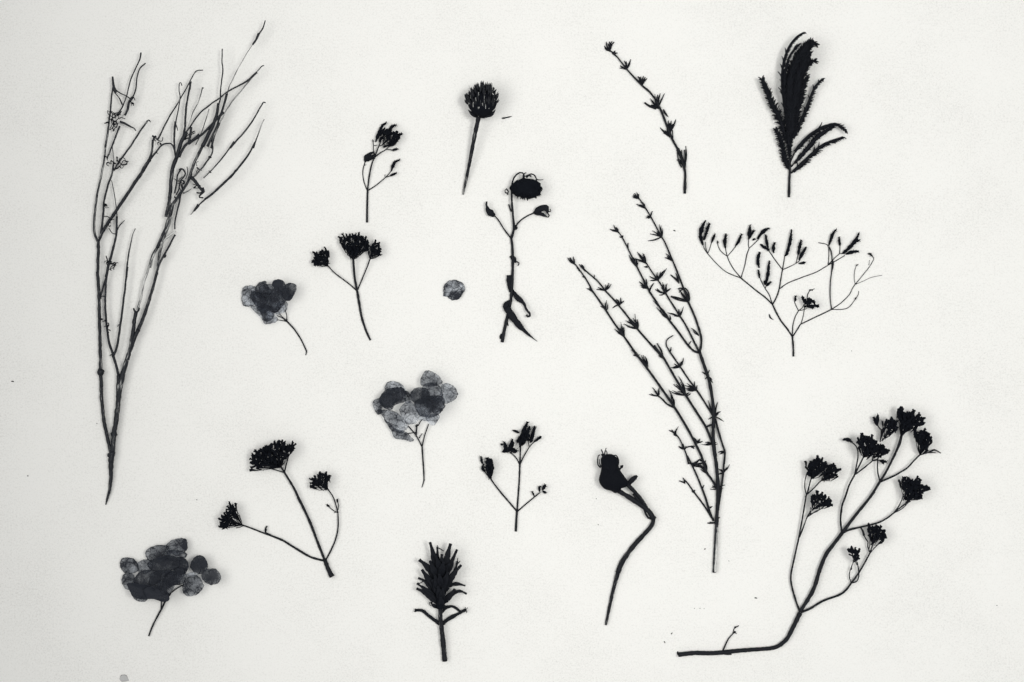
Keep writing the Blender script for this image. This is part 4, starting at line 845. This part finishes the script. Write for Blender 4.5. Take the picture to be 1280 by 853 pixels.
# ================================================================ F3  large curving spray at the lower right
F3, F4, F5 = Crop(980, 500, 6.095), Crop(970, 620, 6.095), Crop(820, 735, 6.095)
w = Plant('flowering_spray', 'large spray with a thick bent stem running along the bottom and many black flower clusters', 'dried flower', F5.pt(165, 505))
w.tube(F5, '168,507 230,500 300,494 380,496 450,495 520,489 600,480 750,468 870,460', 5.8, 5.0, 0, 0.5, name='stem'); w.tube(F5, '860,461 915,448 960,420 1000,378 1035,312 1065,250 1095,188', 5.0, 6.0, 0.5, 1, name='stem')
w.tube(F4, '181,886 205,842 235,795 275,725 300,660 318,600 335,545 380,440 440,360 500,280', 5.4, 4.6, 1, 3, name='stem'); w.tube(F4, '500,280 560,200 610,135 720,0 745,-35', 4.4, 3.2, 3, 4, name='stem')
w.tube(F3, '648,745 690,680 725,622 765,560 800,495', 3.4, 2.8, 4, 4, name='stem'); w.tube(F3, '800,495 845,400 872,335 890,268', 2.8, 3.8, 4, 5, name='stem')
w.tubes(F3, rise=1.3, rows=[('888,270 882,235 878,195', 3.2, 2.8, 5, 6), ('888,272 920,240 950,222', 2.6, 1.6, 5, 6), ('725,618 710,560 706,500 710,430', 1.9, 1.5, 4, 5), ('730,622 830,578 880,550 935,515 985,460 1032,415', 2.4, 1.9, 4, 4), ('1030,418 1030,395 1036,375', 1.7, 1.5, 4), ('1030,418 1075,405 1100,400 1150,402', 1.7, 1.2, 4), ('1100,398 1140,380 1188,404', 2.6, 1.4, 4),
             ('432,855 440,800 464,731 490,650 530,572', 2.4, 2.3, 3, 5), ('530,572 545,500 555,440 555,385', 1.8, 1.6, 5, 7), ('555,390 540,350 505,318', 1.6, 1.4, 7, 8), ('531,570 565,500 598,432', 2.2, 1.8, 5, 7), ('596,440 600,400 600,380', 1.6, 1.4, 7, 8), ('598,435 650,400 700,368', 1.6, 1.3, 7, 8), ('600,430 620,415 660,385', 1.3, 1.1, 7), ('536,566 600,518 665,464', 1.9, 1.6, 5, 6), ('665,464 700,458 735,458', 1.5, 1.3, 6), ('664,464 668,435 690,405', 1.4, 1.2, 6),
             ('665,460 700,450 720,430', 1.3, 1.2, 6), ('705,190 715,208 732,226', 1.7, 1.5, 6), ('733,222 733,260 725,320', 1.7, 1.6, 6), ('742,235 738,270 740,300', 1.4, 1.2, 6), ('780,258 755,290 738,312', 2.2, 1.8, 6), ('765,255 750,280', 1.4, 1.2, 6),
             ('160,740 170,715', 2.2, 2.0, 3, 4), ('166,716 154,670 156,610 168,562', 1.5, 1.3, 4, 5), ('172,718 185,660 198,610 212,575', 2.0, 1.7, 4, 5), ('174,716 225,668 280,612 330,600', 1.8, 1.5, 4, 5), ('280,615 285,590', 1.3, 1.2, 5), ('210,585 205,550', 1.6, 1.4, 5), ('330,600 345,590', 1.3, 1.2, 5)])
w.tubes(F4, rise=1.3, rows=[('181,886 155,815 125,715 111,640 115,575 140,455 170,318', 2.6, 2.2, 1, 3), ('170,320 195,180 210,90 225,0', 2.2, 2.0, 3, 4), ('176,312 205,235 232,160 262,112', 1.9, 1.6, 3, 5), ('240,158 255,110 258,85', 1.2, 1.0, 5), ('236,158 290,120 345,92 380,60', 1.4, 1.2, 5), ('265,112 300,88', 1.5, 1.3, 5), ('250,140 265,128', 1.6, 1.4, 5), ('270,130 310,115 350,85', 1.1, 1, 5),
             ('498,276 489,215 488,155 500,70 530,-15', 2.6, 2.3, 3, 3), ('505,280 560,255 640,235', 2.9, 2.4, 3, 4), ('640,235 740,212 800,190 850,160 895,125', 2.3, 2.0, 4, 4), ('893,126 930,75 955,20 965,-20', 1.7, 1.4, 4, 5), ('895,125 950,80 1010,35 1040,5', 1.8, 1.6, 4, 5), ('895,128 955,95 1000,50 1020,40', 1.3, 1.1, 4, 5),
             ('184,886 225,872 270,850 330,812 380,788 480,752 530,715 572,660', 3.0, 2.6, 1, 2), ('572,660 620,595 665,520 712,432', 2.4, 2.0, 2, 3), ('712,432 695,385 697,350', 1.5, 1.4, 3), ('697,350 680,325 665,300', 1.6, 1.6, 3, 4), ('665,300 655,265 640,240', 2.9, 2.4, 4), ('712,432 725,390 738,345', 1.8, 1.6, 3, 4), ('716,430 755,385 800,345', 1.4, 1.2, 3, 4), ('705,400 712,360 712,320', 1.1, 1, 3), ('745,345 770,320', 1.2, 1, 4),
             ('570,660 555,615 558,575 570,540 590,480', 1.4, 1.3, 2, 5), ('572,662 610,650 626,610 624,560 612,500', 1.6, 1.5, 2, 5), ('566,560 572,545', 2.4, 2.0, 3), ('588,500 600,490 605,470', 2.0, 1.6, 4), ('612,525 600,500 580,490', 1.3, 1.0, 4)])
w.tubes(F5, rise=1.3, rows=[('508,478 530,428 552,385 585,348', 2.0, 1.4, 1, 1), ('585,348 592,318 605,300 625,292', 1.2, 1.0), ('585,348 600,342 615,350', 1.3, .9), ('595,340 605,332', 2.6, 2), ('598,302 612,298', 2.6, 1.8), ('620,296 630,286', 1.6, 1), ('520,500 545,505 575,506', 3.0, 1.6), ('172,510 164,498 166,484', 2.4, 1.6)], name='side_twig')
w.bud(F3, '440,305 460,298 490,306 512,322', 6.2, 8); w.bud(F3, '722,460 748,466 778,470', 6.4, 6); w.bud(F3, '738,470 755,485', 4.6, 6)
w.bud(F3, '705,195 690,165 676,128', 6.0, 6); w.bud(F3, '704,192 704,150 710,110', 6.0, 6)
for cr, poly, base, lift in ((F3, '160,480 195,472 245,438 288,442 318,468 322,500 300,545 250,550 212,580 170,556', '205,600', 5), (F3, '335,505 352,486 370,494 372,520 405,530 402,578 345,585 295,590 302,560 328,530', '285,612', 5),
        (F3, '200,722 240,710 305,725 348,765 342,795 300,795 250,798 212,768', '215,830', 8), (F3, '545,285 570,258 618,285 648,280 685,312 702,350 690,385 650,400 610,412 590,385 550,358', '598,435', 12), (F3, '690,370 715,350 745,345 760,375 785,382 760,400 725,425 700,410', '668,440', 7),
        (F3, '738,170 770,152 808,138 845,165 850,210 800,240 768,252 745,205', '765,290', 7), (F3, '855,80 872,68 890,90 955,92 975,75 978,120 962,180 930,208 900,238 878,190 856,130', '888,275', 7), (F3, '972,140 1012,115 1045,145 1048,178 1000,200 950,205', '900,255', 6),
        (F3, '985,236 1055,230 1078,238 1088,270 1118,275 1112,308 1080,345 1085,378 1040,390 1024,340 995,300', '1030,418', 5), (F3, '870,618 902,575 955,612 998,590 1025,640 1095,668 1035,698 1045,735 962,740 912,700 884,660', '915,760', 5)):
    head(w, cr, poly, base, 4.4, 2.3, lift, 7.5)
head(w, F4, '695,208 728,220 785,232 818,262 838,308 805,335 770,308 738,315 698,290', '725,370', 4.2, 2.3, 5, 7); head(w, F4, '535,402 562,386 618,412 622,455 600,465 572,448 538,436', '600,490', 4.0, 2.3, 8, 7)

# ================================================================ loose fragments on the paper
def fragment(name, label, cat, pts, w0, w1, z=0.0, group=None, mat=None, flat=0.7):
    mb = MB(); sweep(mb, pts, w0, w1, z, prof=prof_leaf if w0 > 1.6 else prof_bud, flat=flat, step=0.8, jit=0.25)
    org = P(*pts[0]); o = mb.build(name, mat or M_CRUMB, None, org); o.location = org
    o['label'] = label; o['category'] = cat
    if group: o['group'] = group
fragment('stalk_fragment', 'short dark splinter lying just right of the round spiky flower head', 'fragment', B2.pts('356,309 372,309 400,303 428,296'), 2.4, 2.0)
fragment('stalk_fragment', 'tiny curved splinter under the left branches of the wiry spray', 'fragment', C3.pts('454,573 460,590 470,601 483,608'), 1.9, 1.7)
GR = 'plant crumbs scattered on the paper'
for lab, x, y, dx, dy, ww in (
    ('dark crumb highest up along the left edge of the paper', 14, 476.8, 3.6, .6, 1.5),
    ('round dark crumb left of the foot of the forked twig', 34, 595, 1.8, .6, 1.7),
    ('crumb between the tip of the leafy branch and the wiry spray', 841.5, 288.2, 3, 1.0, 1.5),
    ('crumb left of the pale foot of the leafy branch', 880, 687, 2.4, -1.0, 1.5),
    ('crumb above the bend of the thick stem at bottom', 943, 747.6, 3.8, .4, 1.6),
    ('crumb above the cut end of the thick stem, the upper of two', 838.8, 793, 1.8, -2.0, 1.4),
    ('crumb above the cut end of the thick stem, the lower of two', 830, 801.8, 1.4, 2.4, 1.3),
    ('tiny crumb just below the bulbous seed head', 744.8, 623.4, 1.2, .6, 1.3),
    ('tiny crumb below the bulbous seed head and inside the bend of its stalk', 747.2, 656, 1.2, .4, 1.3),
    ('lone speck near the right edge low on the paper', 1245.3, 757, 1.6, .2, 1.3),
    ('speck nearest right of the low pale stem', 910.5, 701.4, 1.0, .3, .9),
    ('leftmost speck in the faint row above the thick stem', 867.4, 760.8, 1.2, .0, .9),
    ('middle speck in the faint row above the thick stem', 874.2, 760.8, 1.4, .1, .9),
    ('rightmost speck in the faint row above the thick stem', 879.6, 761.2, 1.0, .1, .8),
    ('speck below the right arm of the wiry spray', 1064, 438.6, 1.0, .8, .9),
    ('speck below the small yarrow stem at left centre', 120.5, 529.5, 1.2, .4, 1.0),
    ('speck between the forked twig foot and the yarrow side cluster', 245.5, 625, 1.2, .3, 1.1)):
    if 'small yarrow stem' in lab: lab = 'speck close beside the left foot of the forked twig'
    fragment('crumb', lab, 'crumb', [(x, y), (x + dx * .5, y + dy * .5 - .2), (x + dx, y + dy)], ww, ww * .8, group=GR)
fragment('pale_chip', 'pale grey chip of petal at the bottom edge below the dark petal mass', 'fragment', [(150, 850), (155, 848), (161, 851)], 9, 9, mat=M_PALECRUMB, flat=0.12)
